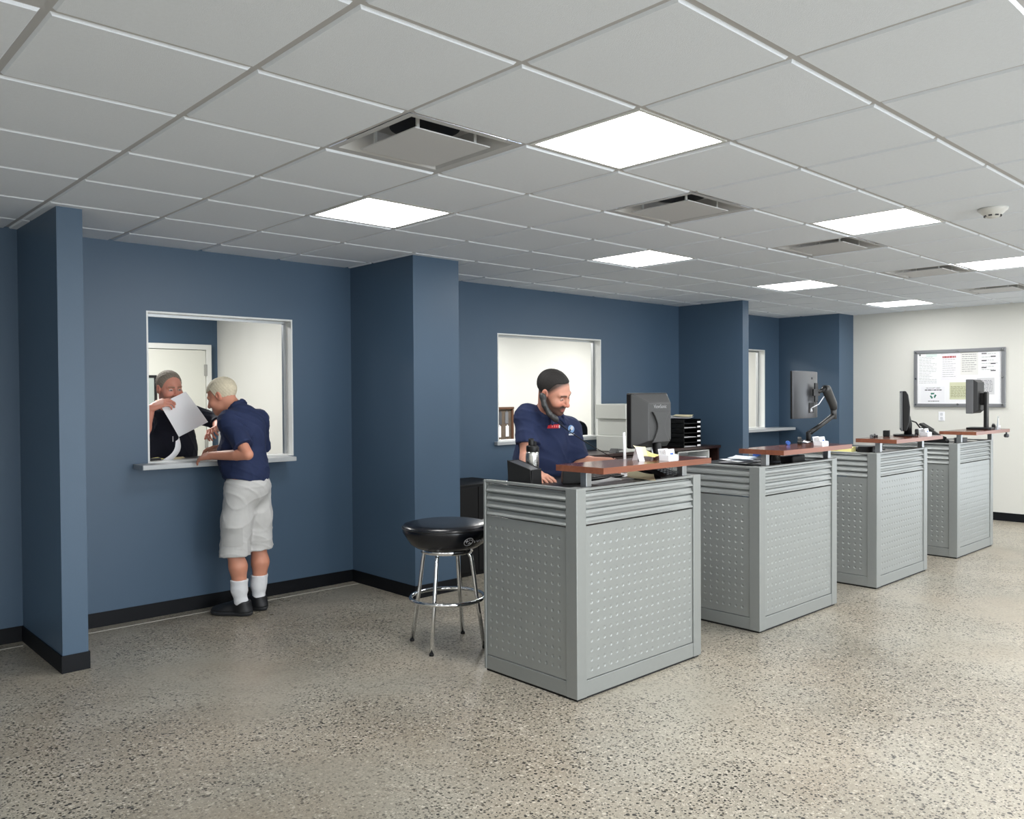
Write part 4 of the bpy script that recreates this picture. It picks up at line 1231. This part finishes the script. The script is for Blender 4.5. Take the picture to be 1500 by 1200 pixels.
def face_paint(c, R, base, s=1., brow=(60, 48, 40), beard=None, lip=(168, 96, 88), iris=(50, 40, 34), scalp=None, lids=.6):
    base = np.array(lin(base)); lf = local(c, R, s)
    def fn(v):
        x, y, z = lf(v[:, 0], v[:, 1], v[:, 2]); col = np.tile(base, (len(v), 1))
        near = (np.abs(x) < .12) & (np.abs(y) < .14) & (np.abs(z) < .15)
        def put(mask, rgb, a=1.):
            m = (np.clip(mask, 0, 1)*a*near)[:, None]; col[:] = col*(1-m)+np.array(lin(rgb))*m
        sg = lambda d, w: np.clip(.5-d/w, 0, 1)
        ax = np.abs(x)
        red = tuple(min(255, int(q*f_)) for q, f_ in zip([r_*1 for r_ in np.array([210, 122, 104])], (1, 1, 1)))
        put(np.exp(-((ax-.042)/.02)**2-((z+.035)/.02)**2)*(y > .04), red, .45)
        put(np.exp(-(x/.016)**2-((z+.034)/.016)**2)*(y > .09), red, .55)
        put(np.exp(-((ax-.082)/.012)**2)*(np.abs(z) < .045)*(np.abs(y) < .04), red, .35)
        if beard:
            b_ = sg(z+.042+.25*np.maximum(0, ax-.03)-.8*np.maximum(0, .06-y)*(ax > .05), .016)*sg(-(y+.012), .02)*sg(-(z+.125), .02)
            put(b_, beard[0], beard[1])
            put(np.exp(-((z+.053)/.008)**2)*(ax < .032)*(y > .07), beard[0], min(1, beard[1]*1.3))
        put(sg(((ax/.022)**2+((z+.0712)/.010)**2)**.5-1, .5)*(y > .075), lip, .8)
        put(sg(np.abs(z-.020-.10*np.maximum(0, .03-np.abs(ax-.03))+.002)-.0055, .004)*(ax > .010)*(ax < .052)*(y > .06), brow, .85)
        e2 = ((ax-.032)/.0135)**2+((z+.001)/.009)**2
        put((e2 < 1)*(y > .07), (206, 196, 190), 1-lids*.6)
        put(((((ax-.032)/.006)**2+((z+.002)/.006)**2) < 1)*(y > .07), iris, 1-lids*.3)
        put(sg(np.abs(z+.003+lids*.004)-.0022, .003)*(np.abs(ax-.032) < .014)*(y > .068), (58, 38, 34), .85)
        put(sg(np.abs(x)-.006, .003)*(np.abs(z+.044) < .004)*(y > .095), (96, 50, 44), .7)
        if scalp: put(sg(-(z+.030-1.35*np.maximum(0, y+.012)), .035)*sg(y-.085, .02)*sg(ax-.0795, .004), scalp[0], scalp[1])
        return col
    return fn
def decal(name, target, origin, u, v, f, w, h, material, parent, off=.0016, n=10, shape='rect'):
    from mathutils.bvhtree import BVHTree
    me = target.data; tree = BVHTree.FromPolygons([x.co for x in me.vertices], [p.vertices for p in me.polygons])
    u, v, f = Vector(u), Vector(v), Vector(f); o = Vector(origin); b = MB(); P = []
    for i in range(n+1):
        for j in range(n+1):
            a, c = (i/n-.5)*2, (j/n-.5)*2
            if shape == 'disc':
                r = max(abs(a), abs(c)); l_ = math.hypot(a, c) or 1; a, c = a*r/l_, c*r/l_
            p = o+u*(a*w/2)+v*(c*h/2)+f*.3
            hit = tree.ray_cast(p, -f, 1.)
            P.append(tuple(hit[0]+f*off) if hit[0] is not None else tuple(o))
    fs = [(i*(n+1)+j, i*(n+1)+j+1, (i+1)*(n+1)+j+1, (i+1)*(n+1)+j) for i in range(n) for j in range(n)]
    b.add(P, fs, True)
    d = b.build(name, material, parent); d.matrix_parent_inverse = Matrix.Translation(parent.location).inverted()
    if parent.parent is not None: d.matrix_parent_inverse = Matrix.Translation(parent.parent.location).inverted(); d.parent = parent; d.matrix_parent_inverse = Matrix.Identity(4)
    return d
def shoe(parent, heel, toe, h=.088):
    heel, toe = V3(*heel), V3(*toe); d = unit(toe-heel); L = np.linalg.norm(toe-heel); r = V3(d[1], -d[0], 0)
    R = np.stack([r, d, V3(0, 0, 1)], 1); z = V3(0, 0, 1)
    def make(sole):
        fl = Field(); g = fl.group(.004); e = .004 if sole else 0
        ell(g, heel+d*.055+z*.03, (.040+e, .062+e, .05), R, .02)
        ell(g, heel+d*(L*.55)+z*.028, (.042+e, L*.38, .046), R, .03)
        ell(g, heel+d*(L-.075)+z*.026, (.047+e, .078+e, .040), R, .03)
        if not sole:
            cap(g, heel+d*.055+z*.04, heel+d*.06+z*h, .050, .055, .03); cap(g, heel+d*.08+z*(h+.005), heel+d*(L*.62)+z*.045, .034, .036, .03)
            g['cuts'].append(plane(heel+d*.06+z*(h+.022), (d[0]*-.15, d[1]*-.15, 1)))
        if sole: g['cuts'] += [plane(heel+z*.002, -z), plane(heel+z*.030, z)]
        else: g['cuts'].append(plane(heel+z*.026, -z))
        return fl
    s = field_object('shoe', make(False), .005, M_SHOE, parent)
    q = field_object('shoe_sole', make(True), .005, M_SOLE, s); q.matrix_parent_inverse = Matrix.Identity(4); 
    return s

# ---- the older man at the left window
def older_man():
    t = thing('person', 'white haired man in navy shirt and grey shorts leaning on the left window sill', 'person', (1.98, 3.0, 0))
    F = unit((-.36, .93, 0)); Rr = V3(F[1], -F[0], 0); up = V3(0, 0, 1)
    pel = V3(1.985, 2.985, .93); chest = V3(1.975, 3.02, 1.29); nb = V3(1.955, 3.075, 1.435)
    hc = V3(1.882, 3.165, 1.537); HR = frame((-.70, .71), .42, .04)
    Ls, Rs = V3(1.845, 2.975, 1.375), V3(2.115, 3.075, 1.375)
    Le, Lw, Re, Rw = V3(1.872, 2.745, 1.142), V3(1.745, 3.03, 1.128), V3(2.17, 3.16, 1.145), V3(1.985, 3.325, 1.165)
    Lh, Rh = V3(1.92, 2.975, .88), V3(2.06, 3.03, .88)
    Lk, Rk = V3(1.885, 3.005, .47), V3(2.09, 3.055, .47)
    La, Ra = V3(1.925, 2.985, .09), V3(2.085, 3.045, .09)
    TR = np.stack([Rr, F, up], 1)
    body = Field(); g = body.group(.03)
    ell(g, pel+up*.02, (.150, .115, .12), TR, .05); ell(g, chest-up*.06, (.150, .11, .17), TR, .06); ell(g, (pel+chest)/2+F*.03, (.145, .13, .15), TR, .06)
    cap(g, Ls-up*.0, Rs, .055, .055, .05); cap(g, chest, nb, .075, .06, .05)
    for a, b_, c_ in ((Ls, Le, Lw), (Rs, Re, Rw)):
        ga = body.group(.015); chain(ga, [a, b_], [.046, .036], .006); mid = b_*.7+c_*.3; chain(ga, [b_, mid, c_], [.036, .038, .027], .006)
    for h_, k_, a_ in ((Lh, Lk, La), (Rh, Rk, Ra)):
        gl = body.group(.02); chain(gl, [h_, k_], [.085, .058], .03); cf = k_*.68+a_*.32-F*.018
        chain(gl, [k_, cf, a_], [.052, .058, .036], .03); cap(gl, a_, a_-up*.045, .034, .03, .02)
    gh = body.group(.008); hand(gh, Lw, (-.30, .95, -.10), (.55, .1, -.83), -1, (.25, .35, .3), .10, 1., .3)
    gh = body.group(.008); hand(gh, Rw, (-.72, .62, -.12), (-.35, -.25, -.9), 1, (.25, .45, .4), .12, 1., .3)
    head(body, hc, HR, nb-up*.02, 1.0, .058, .004)
    pf = face_paint(hc, HR, (196, 136, 112), brow=(190, 180, 165), lip=(160, 92, 84), lids=.5)
    field_object('body', body, .0045, M_SKIN, t, paint=pf)
    hair_object('hair', hc, HR, mat('white_hair', (206, 196, 172), .8, noise=(120, .18), bump=(300, .6)), t, .009,
                lambda x, y, z: np.maximum(np.minimum(np.maximum(y-.030+.25*(.04-z), -.055-z+.25*y), .058-z), (-.055-z)-0*y),
                wrinkle=lambda X, Y, Z: .0016*np.sin(210*X+160*Z)*np.sin(190*Y-90*Z))
    # shirt
    sh = Field(); g = sh.group(.02)
    ell(g, pel+up*.06+F*.01, (.168, .145, .17), TR, .05); ell(g, chest-up*.05, (.166, .135, .20), TR, .06); ell(g, (pel+chest)/2+F*.045, (.158, .160, .17), TR, .06)
    cap(g, Ls-Rr*.0-up*.005, Rs-up*.005, .062, .062, .09); cap(g, chest-F*.03, nb-up*.02-F*.02, .105, .075, .06)
    g['cuts'].append(plane(V3(1.98, 3.0, .925), (-.25, -.12, -1)))
    for a, b_ in ((Ls, Le), (Rs, Re)):
        gs = sh.group(.05); d = unit(b_-a); hem = a+d*.255
        chain(gs, [a-up*.01, hem+d*.05], [.062, .072], .02); gs['cuts'].append(plane(hem, d))
    gc = sh.group(.006)
    nd = unit(hc-nb+F*.03)
    N1 = np.cross(nd, Rr); 
    ring = [nb+up*.012+(Rr*cos(a)*.066+N1*sin(a)*.070) for a in np.linspace(0, 2*pi, 17)]
    for i in range(16): cap(gc, ring[i], ring[i+1]+0, .013, .013, .01)
    field_object('shirt', sh, .006, M_NAVY, t, wrinkle=wr(.0035))
    # shorts
    so = Field(); g = so.group(.02)
    ell(g, pel-up*.03, (.164, .138, .15), TR, .05)
    for h_, k_ in ((Lh, Lk), (Rh, Rk)):
        gg = so.group(.03); d = unit(k_-h_); e_ = k_-up*.06
        chain(gg, [h_, h_*.5+k_*.5, e_-up*.05], [.108, .104, .104], .03)
        gg['cuts'].append(plane(V3(k_[0], k_[1], .425 if h_ is Lh else .44), (0, 0, -1)))
        gg['subs'].append(('cap', e_+up*.05, e_-up*.1, .082, .094, .01))
    s_ = field_object('shorts', so, .006, M_KHAKI, t, wrinkle=wr(.0035, 34, 27))
    out = unit(-Rr*.75-F*.66); tg = unit(np.cross(up, out))
    decal('cargo_pocket', s_, Lk+up*.115-out*.0, tg, up, out, .13, .16, mat('pocket_cloth', (178, 178, 177), .9, bump=(420, .25)), s_, .006, 10)
    decal('pocket_flap', s_, Lk+up*.185-out*.0, tg, up, out, .14, .045, M_KHAKI, s_, .011, 8)
    for k_, a_ in ((Lk, La), (Rk, Ra)):
        f_ = Field(); g = f_.group(.01); top = k_*.44+a_*.56-F*.012
        chain(g, [top+up*.03, k_*.25+a_*.75, a_+up*.01, a_-up*.03], [.064, .054, .042, .038], .02); g['cuts'].append(plane(top, (0, 0, 1)))
        field_object('sock', f_, .005, M_SOCK, t, wrinkle=wr(.0015, 70, 40))
    shoe(t, (1.975, 2.935, 0), (1.795, 3.175, 0)); shoe(t, (2.115, 2.995, 0), (2.0, 3.26, 0))
older_man()

# ---- the clerk inside the left window
def clerk():
    t = thing('person', 'clerk in a black shirt behind the left window holding up a white sheet', 'person', (1.78, 3.88, 0))
    F = unit((.08, -1, 0)); Rr = V3(F[1], -F[0], 0); up = V3(0, 0, 1)
    pel = V3(1.80, 3.93, .93); chest = V3(1.79, 3.88, 1.26); nb = V3(1.765, 3.82, 1.435)
    hc = V3(1.737, 3.745, 1.60); HR = frame((.10, -1), .16, .05)
    Rs, Ls = V3(1.612, 3.85, 1.39), V3(1.958, 3.86, 1.40)
    Re, Rw = V3(1.495, 3.64, 1.255), V3(1.530, 3.555, 1.452)
    Le, Lw = V3(2.115, 3.755, 1.335), V3(2.03, 3.575, 1.30)
    Lh, Rh = V3(1.90, 3.93, .9), V3(1.70, 3.93, .9)
    TR = np.stack([Rr, F, up], 1)
    body = Field(); g = body.group(.03)
    ell(g, pel, (.155, .12, .13), TR, .05); ell(g, chest-up*.05, (.155, .115, .17), TR, .06); ell(g, (pel+chest)/2+F*.03, (.15, .14, .16), TR, .06)
    cap(g, Ls, Rs, .055, .055, .05); cap(g, chest, nb, .08, .062, .05)
    for a, b_, c_ in ((Ls, Le, Lw), (Rs, Re, Rw)):
        ga = body.group(.015); chain(ga, [a, b_], [.052, .045], .02); mid = b_*.7+c_*.3; chain(ga, [b_, mid, c_], [.045, .045, .029], .02)
    for h_ in (Lh, Rh):
        k_ = V3(h_[0], h_[1]-.01, .48); a_ = V3(h_[0], h_[1]+.02, .09)
        gl = body.group(.02); chain(gl, [h_, k_, a_], [.09, .06, .04], .03); cap(gl, a_, a_+F*.05-up*.045, .036, .03, .02)
    gh = body.group(.008); hand(gh, Rw, (.80, -.30, .42), (.50, .45, -.75), 1, (.45, .6, .45), .03, 1.08, .5)
    gh = body.group(.008); hand(gh, Lw, (-.75, -.55, -.10), (.2, -.35, -.9), -1, (.65, .75, .5), .03, 1.05, .7)
    head(body, hc, HR, nb-up*.02, 1.03, .064, .010)
    field_object('body', body, .0045, M_SKIN, t, paint=face_paint(hc, HR, (204, 140, 120), 1.03, brow=(130, 104, 84), beard=((128, 98, 82), .6), lip=(150, 84, 78), lids=.45))
    hair_object('hair', hc, HR, mat('greying_brown_hair', (128, 118, 106), .8, noise=(110, .35), bump=(300, .6)), t, .006,
                lambda x, y, z: np.maximum(np.minimum(np.maximum(y-.040+.35*(.03-z), -.03-z), .094-z+.25*(y-.05)), -.045-z), 1.03,
                wrinkle=lambda X, Y, Z: .0018*np.sin(210*X+160*Z)*np.sin(190*Y-120*Z))
    sh = Field(); g = sh.group(.02)
    ell(g, pel+up*.03, (.185, .155, .18), TR, .05); ell(g, chest-up*.05, (.185, .145, .20), TR, .06); ell(g, (pel+chest)/2+F*.04, (.18, .17, .18), TR, .06)
    cap(g, Ls-up*.005, Rs-up*.005, .068, .068, .06); cap(g, chest, nb-up*.03, .105, .075, .06)
    g['cuts'].append(plane((1.8, 3.9, .84), (0, 0, -1)))
    for a, b_, c_, full in ((Ls, Le, Lw, True), (Rs, Re, Rw, False)):
        gs = sh.group(.025); d = unit(b_-a); hem = a+d*(.16 if not full else .2)
        if full:
            hem = b_*.55+c_*.45; d = unit(c_-b_); chain(gs, [a, b_, hem+d*.04], [.070, .060, .056], .03)
        else: chain(gs, [a, hem+d*.05], [.070, .074], .02)
        gs['cuts'].append(plane(hem, d))
    gc = sh.group(.006)
    ring = [nb+up*.0+(Rr*cos(a)*.070+(F*.9-up*.25)*sin(a)*.072) for a in np.linspace(0, 2*pi, 17)]
    for i in range(16): cap(gc, ring[i], ring[i+1], .012, .012, .01)
    s_ = field_object('shirt', sh, .006, M_NAVYD, t, wrinkle=wr(.003))
    b = MB(); b.box(1.742, 1.748, 3.712, 3.716, 1.20, 1.24); p = b.build('pocket_pen', M_LOGO, s_)
    tr = Field(); g = tr.group(.02); ell(g, pel-up*.04, (.175, .145, .14), TR, .05)
    for h_ in (Lh, Rh):
        gg = tr.group(.03); chain(gg, [h_, V3(h_[0], h_[1]-.01, .48), V3(h_[0], h_[1]+.02, .06)], [.105, .082, .07], .03)
        gg['cuts'].append(plane((0, 0, .045), (0, 0, -1)))
    field_object('trousers', tr, .007, M_TROUSER, t, wrinkle=wr(.003))
    for h_ in (Lh, Rh): shoe(t, (h_[0], h_[1]+.09, 0), (h_[0]+.02, h_[1]-.20, 0))
clerk()
def bent_sheet(name, corners, bulge, mtl, n=12, thick=.0012):
    """sheet between four corners (tl, tr, br, bl), bowed along the vector bulge"""
    tl, tr, br, bl = [V3(*c) for c in corners]; bulge = V3(*bulge); vs = []
    for i in range(n+1):
        for j in range(n+1):
            u, v = i/n, j/n
            p = (tl*(1-u)+tr*u)*(1-v)+(bl*(1-u)+br*u)*v+bulge*(sin(pi*v)*.8+.2*sin(pi*u))
            vs.append(p)
    nrm = unit(np.cross(tr-tl, bl-tl))*thick
    K = (n+1)**2; fs = []
    allv = [tuple(p) for p in vs]+[tuple(p+nrm) for p in vs]
    for i in range(n):
        for j in range(n):
            a = i*(n+1)+j; q = (a, a+1, a+n+2, a+n+1); fs.append(q); fs.append(tuple(K+x for x in q[::-1]))
    b = MB(); b.add(allv, fs, True); return b.build(name, mtl)
o = bent_sheet('paper_sheet', [(1.588, 3.545, 1.483), (1.782, 3.555, 1.572), (1.940, 3.54, 1.345), (1.716, 3.525, 1.242)], (0, -.008, 0), M_PAPER)
tag(o, 'white letter sized sheet held up by the clerk in front of his chest', 'paper')
o = bent_sheet('paper_sheet', [(1.672, 3.47, 1.215), (1.706, 3.50, 1.245), (1.665, 3.50, 1.085), (1.560, 3.46, 1.078)], (.028, -.03, -.01), M_PAPER)
tag(o, 'curled white sheet rising from the left window counter below the held paper', 'paper')
# counter inside the left window with its papers
b = MB(); b.box(1.20, 2.80, YW+TW+.012, 3.665, 1.035, 1.072)
d = b.build('inner_counter', mat('grey_laminate', (120, 124, 128), .4), bevel=.003); tag(d, 'grey counter shelf inside the left window in front of the clerk', 'counter')
for x in (1.24, 2.72):
    b = MB(); b.box(x, x+.04, YW+TW+.02, 3.64, 0, 1.035); b.build('counter_bracket', M_GREYP, d)
for k, (x, y, w_, h_, rz, m_, lab) in enumerate([(1.545, 3.60, .16, .10, .2, M_YELLOW, 'yellow slip at the left end of the inner counter, under the clerk'),
        (1.70, 3.575, .14, .10, -.2, M_CREAM, 'cream slip on the inner counter behind the curled sheet'),
        (1.84, 3.57, .16, .12, .1, M_SLATE, 'dark grey folder on the inner counter left of the older man’s hand')]):
    o = put(sheet('paper_slip' if k < 2 else 'paper_folder', w_, h_, m_, .010, seed=60+k, thick=.004), x, y, 1.073, rz); tag(o, lab, 'paper' if k < 2 else 'folder')
b = MB(); b.prism(rrect(-.05, .05, -.012, .012, .008), 0, .02, 'z')
o = b.build('stapler', M_BLACK, bevel=.004); put(o, 1.53, 3.50, 1.073, .1); tag(o, 'black stapler on the left window counter before the yellow slip', 'stapler')
b = MB(); b.box(-.045, .045, -.008, .008, .0201, .026); b.build('stapler_arm', M_CHAR, o)

# ---- the man on the phone
def phone_man():
    t = thing('person', 'dark haired man in navy polo behind the nearest counter, handset against his ear', 'person', (3.02, 1.16, 0))
    F = unit((-.06, -1, 0)); Rr = V3(F[1], -F[0], 0); up = V3(0, 0, 1)
    pel = V3(3.05, 1.20, .93); chest = V3(3.03, 1.085, 1.25); nb = V3(2.985, 1.005, 1.435)
    hc = V3(2.925, .905, 1.548); HR = frame((.22, -.975), .46, .20)
    Rs, Ls = V3(2.862, 1.07, 1.405), V3(3.185, 1.03, 1.325)
    Re, Rw = V3(2.815, 1.02, 1.150), V3(2.69, .835, 1.085)
    Le, Lw = V3(3.205, .965, 1.095), V3(3.285, .755, 1.115)
    Rh, Lh = V3(2.95, 1.2, .9), V3(3.15, 1.2, .9)
    tilt = unit(chest-pel); TR = np.stack([Rr, unit(np.cross(tilt, Rr)), tilt], 1)
    body = Field(); g = body.group(.03)
    ell(g, pel, (.155, .12, .13), TR, .05); ell(g, chest-tilt*.05, (.155, .115, .17), TR, .06); ell(g, (pel+chest)/2+F*.02, (.15, .13, .16), TR, .06)
    cap(g, Ls, Rs, .055, .055, .05); cap(g, chest, nb, .08, .062, .05)
    for a, b_, c_ in ((Ls, Le, Lw), (Rs, Re, Rw)):
        ga = body.group(.015); chain(ga, [a, b_], [.052, .045], .02); mid = b_*.7+c_*.3; chain(ga, [b_, mid, c_], [.045, .045, .029], .02)
    for h_ in (Lh, Rh):
        k_ = V3(h_[0], h_[1]-.01, .48); a_ = V3(h_[0], h_[1]+.02, .09)
        gl = body.group(.02); chain(gl, [h_, k_, a_], [.09, .06, .04], .03); cap(gl, a_, a_+F*.05-up*.045, .036, .03, .02)
    gh = body.group(.008); hand(gh, Rw, (-.12, -.93, -.22), (.1, .1, -1), 1, (.18, .25, .2), .10, 1., .3)
    gh = body.group(.008); hand(gh, Lw, (.35, -.85, -.40), (.1, -.25, -1), -1, (.22, .3, .25), .08, 1., .3)
    L = head(body, hc, HR, nb-up*.02, 1.04, .062, .004)
    field_object('body', body, .0045, M_SKIN, t, paint=face_paint(hc, HR, (204, 148, 126), 1.04, brow=(38, 30, 28), beard=((66, 54, 50), .85), lip=(160, 98, 90), lids=1., scalp=((44, 39, 37), .92)))
    hair_object('hair', hc, HR, mat('dark_short_hair', (30, 27, 26), .75, noise=(130, .3), bump=(320, .5)), t, .0045,
                lambda x, y, z: np.maximum(np.minimum(np.maximum(y-.012+.5*(.03-z), -.004-z), .082-z+.22*(y-.05)), -.012-z), 1.04,
                wrinkle=lambda X, Y, Z: .0012*np.sin(310*X+160*Z)*np.sin(290*Y-190*Z))
    sh = Field(); g = sh.group(.02)
    ell(g, pel+up*.03, (.190, .155, .18), TR, .05); ell(g, chest-tilt*.05, (.185, .142, .20), TR, .06); ell(g, (pel+chest)/2+F*.025, (.188, .165, .18), TR, .06)
    cap(g, Ls-up*.005, Rs-up*.005, .070, .070, .06); cap(g, chest, nb-up*.035, .105, .075, .06)
    g['cuts'].append(plane((1.8, 3.9, .84), (0, 0, -1)))
    for a, b_ in ((Ls, Le), (Rs, Re)):
        gs = sh.group(.05); d = unit(b_-a); hem = a+d*(.175 if a is Rs else .215)
        chain(gs, [a-up*.008, hem+d*.05], [.068, .078], .02); gs['cuts'].append(plane(hem, d))
    gc = sh.group(.006)
    ring = [nb-up*.004+(Rr*cos(a)*.070+(F*.85-up*.42)*sin(a)*.078) for a in np.linspace(0, 2*pi, 17)]
    for i in range(16): cap(gc, ring[i], ring[i+1], .013, .013, .01)
    for s_ in (-1, 1):
        c0 = nb+F*.07-up*.035; cap(gc, c0+Rr*s_*.008, c0+Rr*s_*.052-up*.045+F*.018, .008, .007, .01)
        cap(gc, c0+Rr*s_*.045+up*.02, c0+Rr*s_*.052-up*.045+F*.018, .010, .007, .012)
    s_ = field_object('shirt', sh, .006, M_NAVY, t, wrinkle=wr(.003))
    # embroidered tag and round badge on the chest
    def dc(name, x, z, w_, h_, m_, shape='rect', off=.0016):
        d_ = decal(name, s_, (x, 1.0, z), Rr, up, F, w_, h_, m_, s_, off, 10, shape); return d_
    dc('name_tag', 2.972, 1.340, .078, .024, mat('red_thread', (190, 40, 52), .7))
    dc('tag_edge', 3.007, 1.338, .008, .018, M_LOGO, off=.0024)
    for k in range(4): dc('tag_letter', 2.956+.014*k-.0, 1.340, .006, .013, mat('pink_thread', (226, 128, 126), .7), off=.0026)
    dc('round_badge', 3.128, 1.318, .050, .050, mat('badge_blue', (120, 158, 204), .6), 'disc')
    dc('badge_swirl', 3.134, 1.324, .022, .026, M_LOGO, 'disc', .0026)
    dc('badge_core', 3.120, 1.312, .013, .013, M_NAVYD, 'disc', .0034)
    dc('badge_script', 3.130, 1.285, .042, .010, M_LOGO, off=.0026)
    tr = Field(); g = tr.group(.02); ell(g, pel-up*.04, (.175, .145, .14), TR, .05)
    for h_ in (Lh, Rh):
        gg = tr.group(.03); chain(gg, [h_, V3(h_[0], h_[1]-.01, .48), V3(h_[0], h_[1]+.02, .06)], [.105, .082, .07], .03)
        gg['cuts'].append(plane((0, 0, .045), (0, 0, -1)))
    field_object('trousers', tr, .007, M_TROUSER, t, wrinkle=wr(.003))
    for h_ in (Lh, Rh): shoe(t, (h_[0], h_[1]+.09, 0), (h_[0], h_[1]-.20, 0))
    wb = MB(); d = unit(Rw-Re); a = unit(np.cross(d, up)); c_ = np.cross(a, d); w0 = Rw-d*.005
    pts = [tuple(w0+(a*cos(q)+c_*sin(q))*.031) for q in np.linspace(0, 2*pi, 25)[:-1]]
    wb.tube(pts, .005, 8, closed=True)
    o = wb.build('wrist_band', M_BLACK, t); o.matrix_parent_inverse = Matrix.Translation(t.location).inverted()
    # handset held between cheek and shoulder
    e, m = L(.088, -.004, -.012), L(.052, .092, -.112)
    outv = unit(HR[:, 0]*.8-HR[:, 2]*.35); mid = (e+m)/2+outv*.022
    hs = Field(); g = hs.group(.008)
    chain(g, [e+outv*.012, (e*.7+m*.3)+outv*.026, (e*.3+m*.7)+outv*.026, m+outv*.012], [.017, .015, .015, .016], .015)
    ax = unit(m-e); R_ = np.stack([ax, outv, np.cross(ax, outv)], 1)
    ell(g, e+outv*.006, (.026, .014, .024), R_, .012); ell(g, m+outv*.006, (.026, .014, .024), R_, .012)
    h = thing('telephone_handset', 'dark telephone handset tucked between the ear and shoulder of the man', 'telephone', tuple(mid))
    field_object('handset_body', hs, .004, M_CHAR, h)
    # coiled cord down to the phone
    p0, p1, p2 = m+outv*.01+ax*.015, V3(3.015, .80, 1.26), V3(3.19, .46, 1.075)
    pts = []; NT = 60
    for i in range(NT*8+1):
        u = i/(NT*8); c_ = p0*(1-u)**2+p1*2*u*(1-u)+p2*u*u
        a = 2*pi*i/8; pts.append((c_[0]+.004*cos(a), c_[1]+.004*sin(a), c_[2]))
    b = MB(); b.tube(pts, .0018, 5); o = b.build('handset_cord', M_BLACK, h); o.matrix_parent_inverse = Matrix.Translation(h.location).inverted()
phone_man()
# ------------------------------------------------------------------ camera and light
def camera():
    yaw, pitch, roll = .751811497, -.0159597996, -.00619465314
    cy, sy, cp, sp = cos(yaw), sin(yaw), cos(pitch), sin(pitch)
    f = Vector((cp*sy, cp*cy, sp)); r = Vector((cy, -sy, 0)); u = r.cross(f)
    r2 = r*cos(roll)+u*sin(roll); u2 = -r*sin(roll)+u*cos(roll)
    cd = bpy.data.cameras.new('camera'); cd.sensor_width = 36; cd.lens = 1218.273*36/1500; cd.clip_end = 60
    o = bpy.data.objects.new('camera', cd); COL.objects.link(o)
    M = Matrix((r2, u2, -f)).transposed().to_4x4(); M.translation = Vector((-.640591, -2.542333, 1.523))
    o.matrix_world = M
    SC.camera = o
camera()
def area(name, loc, size, power, color=(1, .985, .955), rot=(0, 0, 0), size_y=None):
    l = bpy.data.lights.new(name, 'AREA'); l.energy = power; l.color = color
    l.shape = 'RECTANGLE' if size_y else 'SQUARE'; l.size = size
    if size_y: l.size_y = size_y
    o = bpy.data.objects.new(name, l); COL.objects.link(o); o.location = loc; o.rotation_euler = rot
    return o
for (i, j) in HIDDEN_LIGHTS+[LIGHTS[7]]:
    if j == -1 and i < 0: p_ = 14
    else: p_ = 14
    area('ceiling_panel_light', (i*T+T/2, j*T+T/2, HC+.004), T-.04, 24, (1, .99, .975))
# fixtures of the rooms behind the windows
for (x, y, p_) in ((1.7, 4.9, 62), (-.8, 4.9, 30), (4.6, 4.9, 58), (6.6, 4.9, 58), (8.8, 4.9, 58)):
    area('office_panel_light', (x, y, HC-.02), .6, p_)
# unseen lamp added for inferred daylight from behind the camera; no glazing built
area('added_rear_daylight', (2.5, Y0+.15, 1.35), 9.0, 400, (.88, .94, 1.), (pi/2, 0, 0), 2.2)
area('added_side_fill', (XR+.7, -1.88, 1.2), 2.2, 60, (.90, .95, 1.), (0, pi/2, 0), 3.2)  # fill lamp added outside the right wall opening for grazing light
w = bpy.data.worlds.new('world'); SC.world = w; w.use_nodes = True
w.node_tree.nodes['Background'].inputs['Color'].default_value = (.5, .55, .6, 1)
w.node_tree.nodes['Background'].inputs['Strength'].default_value = .05
SC.view_settings.view_transform = 'Standard'
SC.view_settings.look = 'None'
SC.view_settings.exposure = 0.12
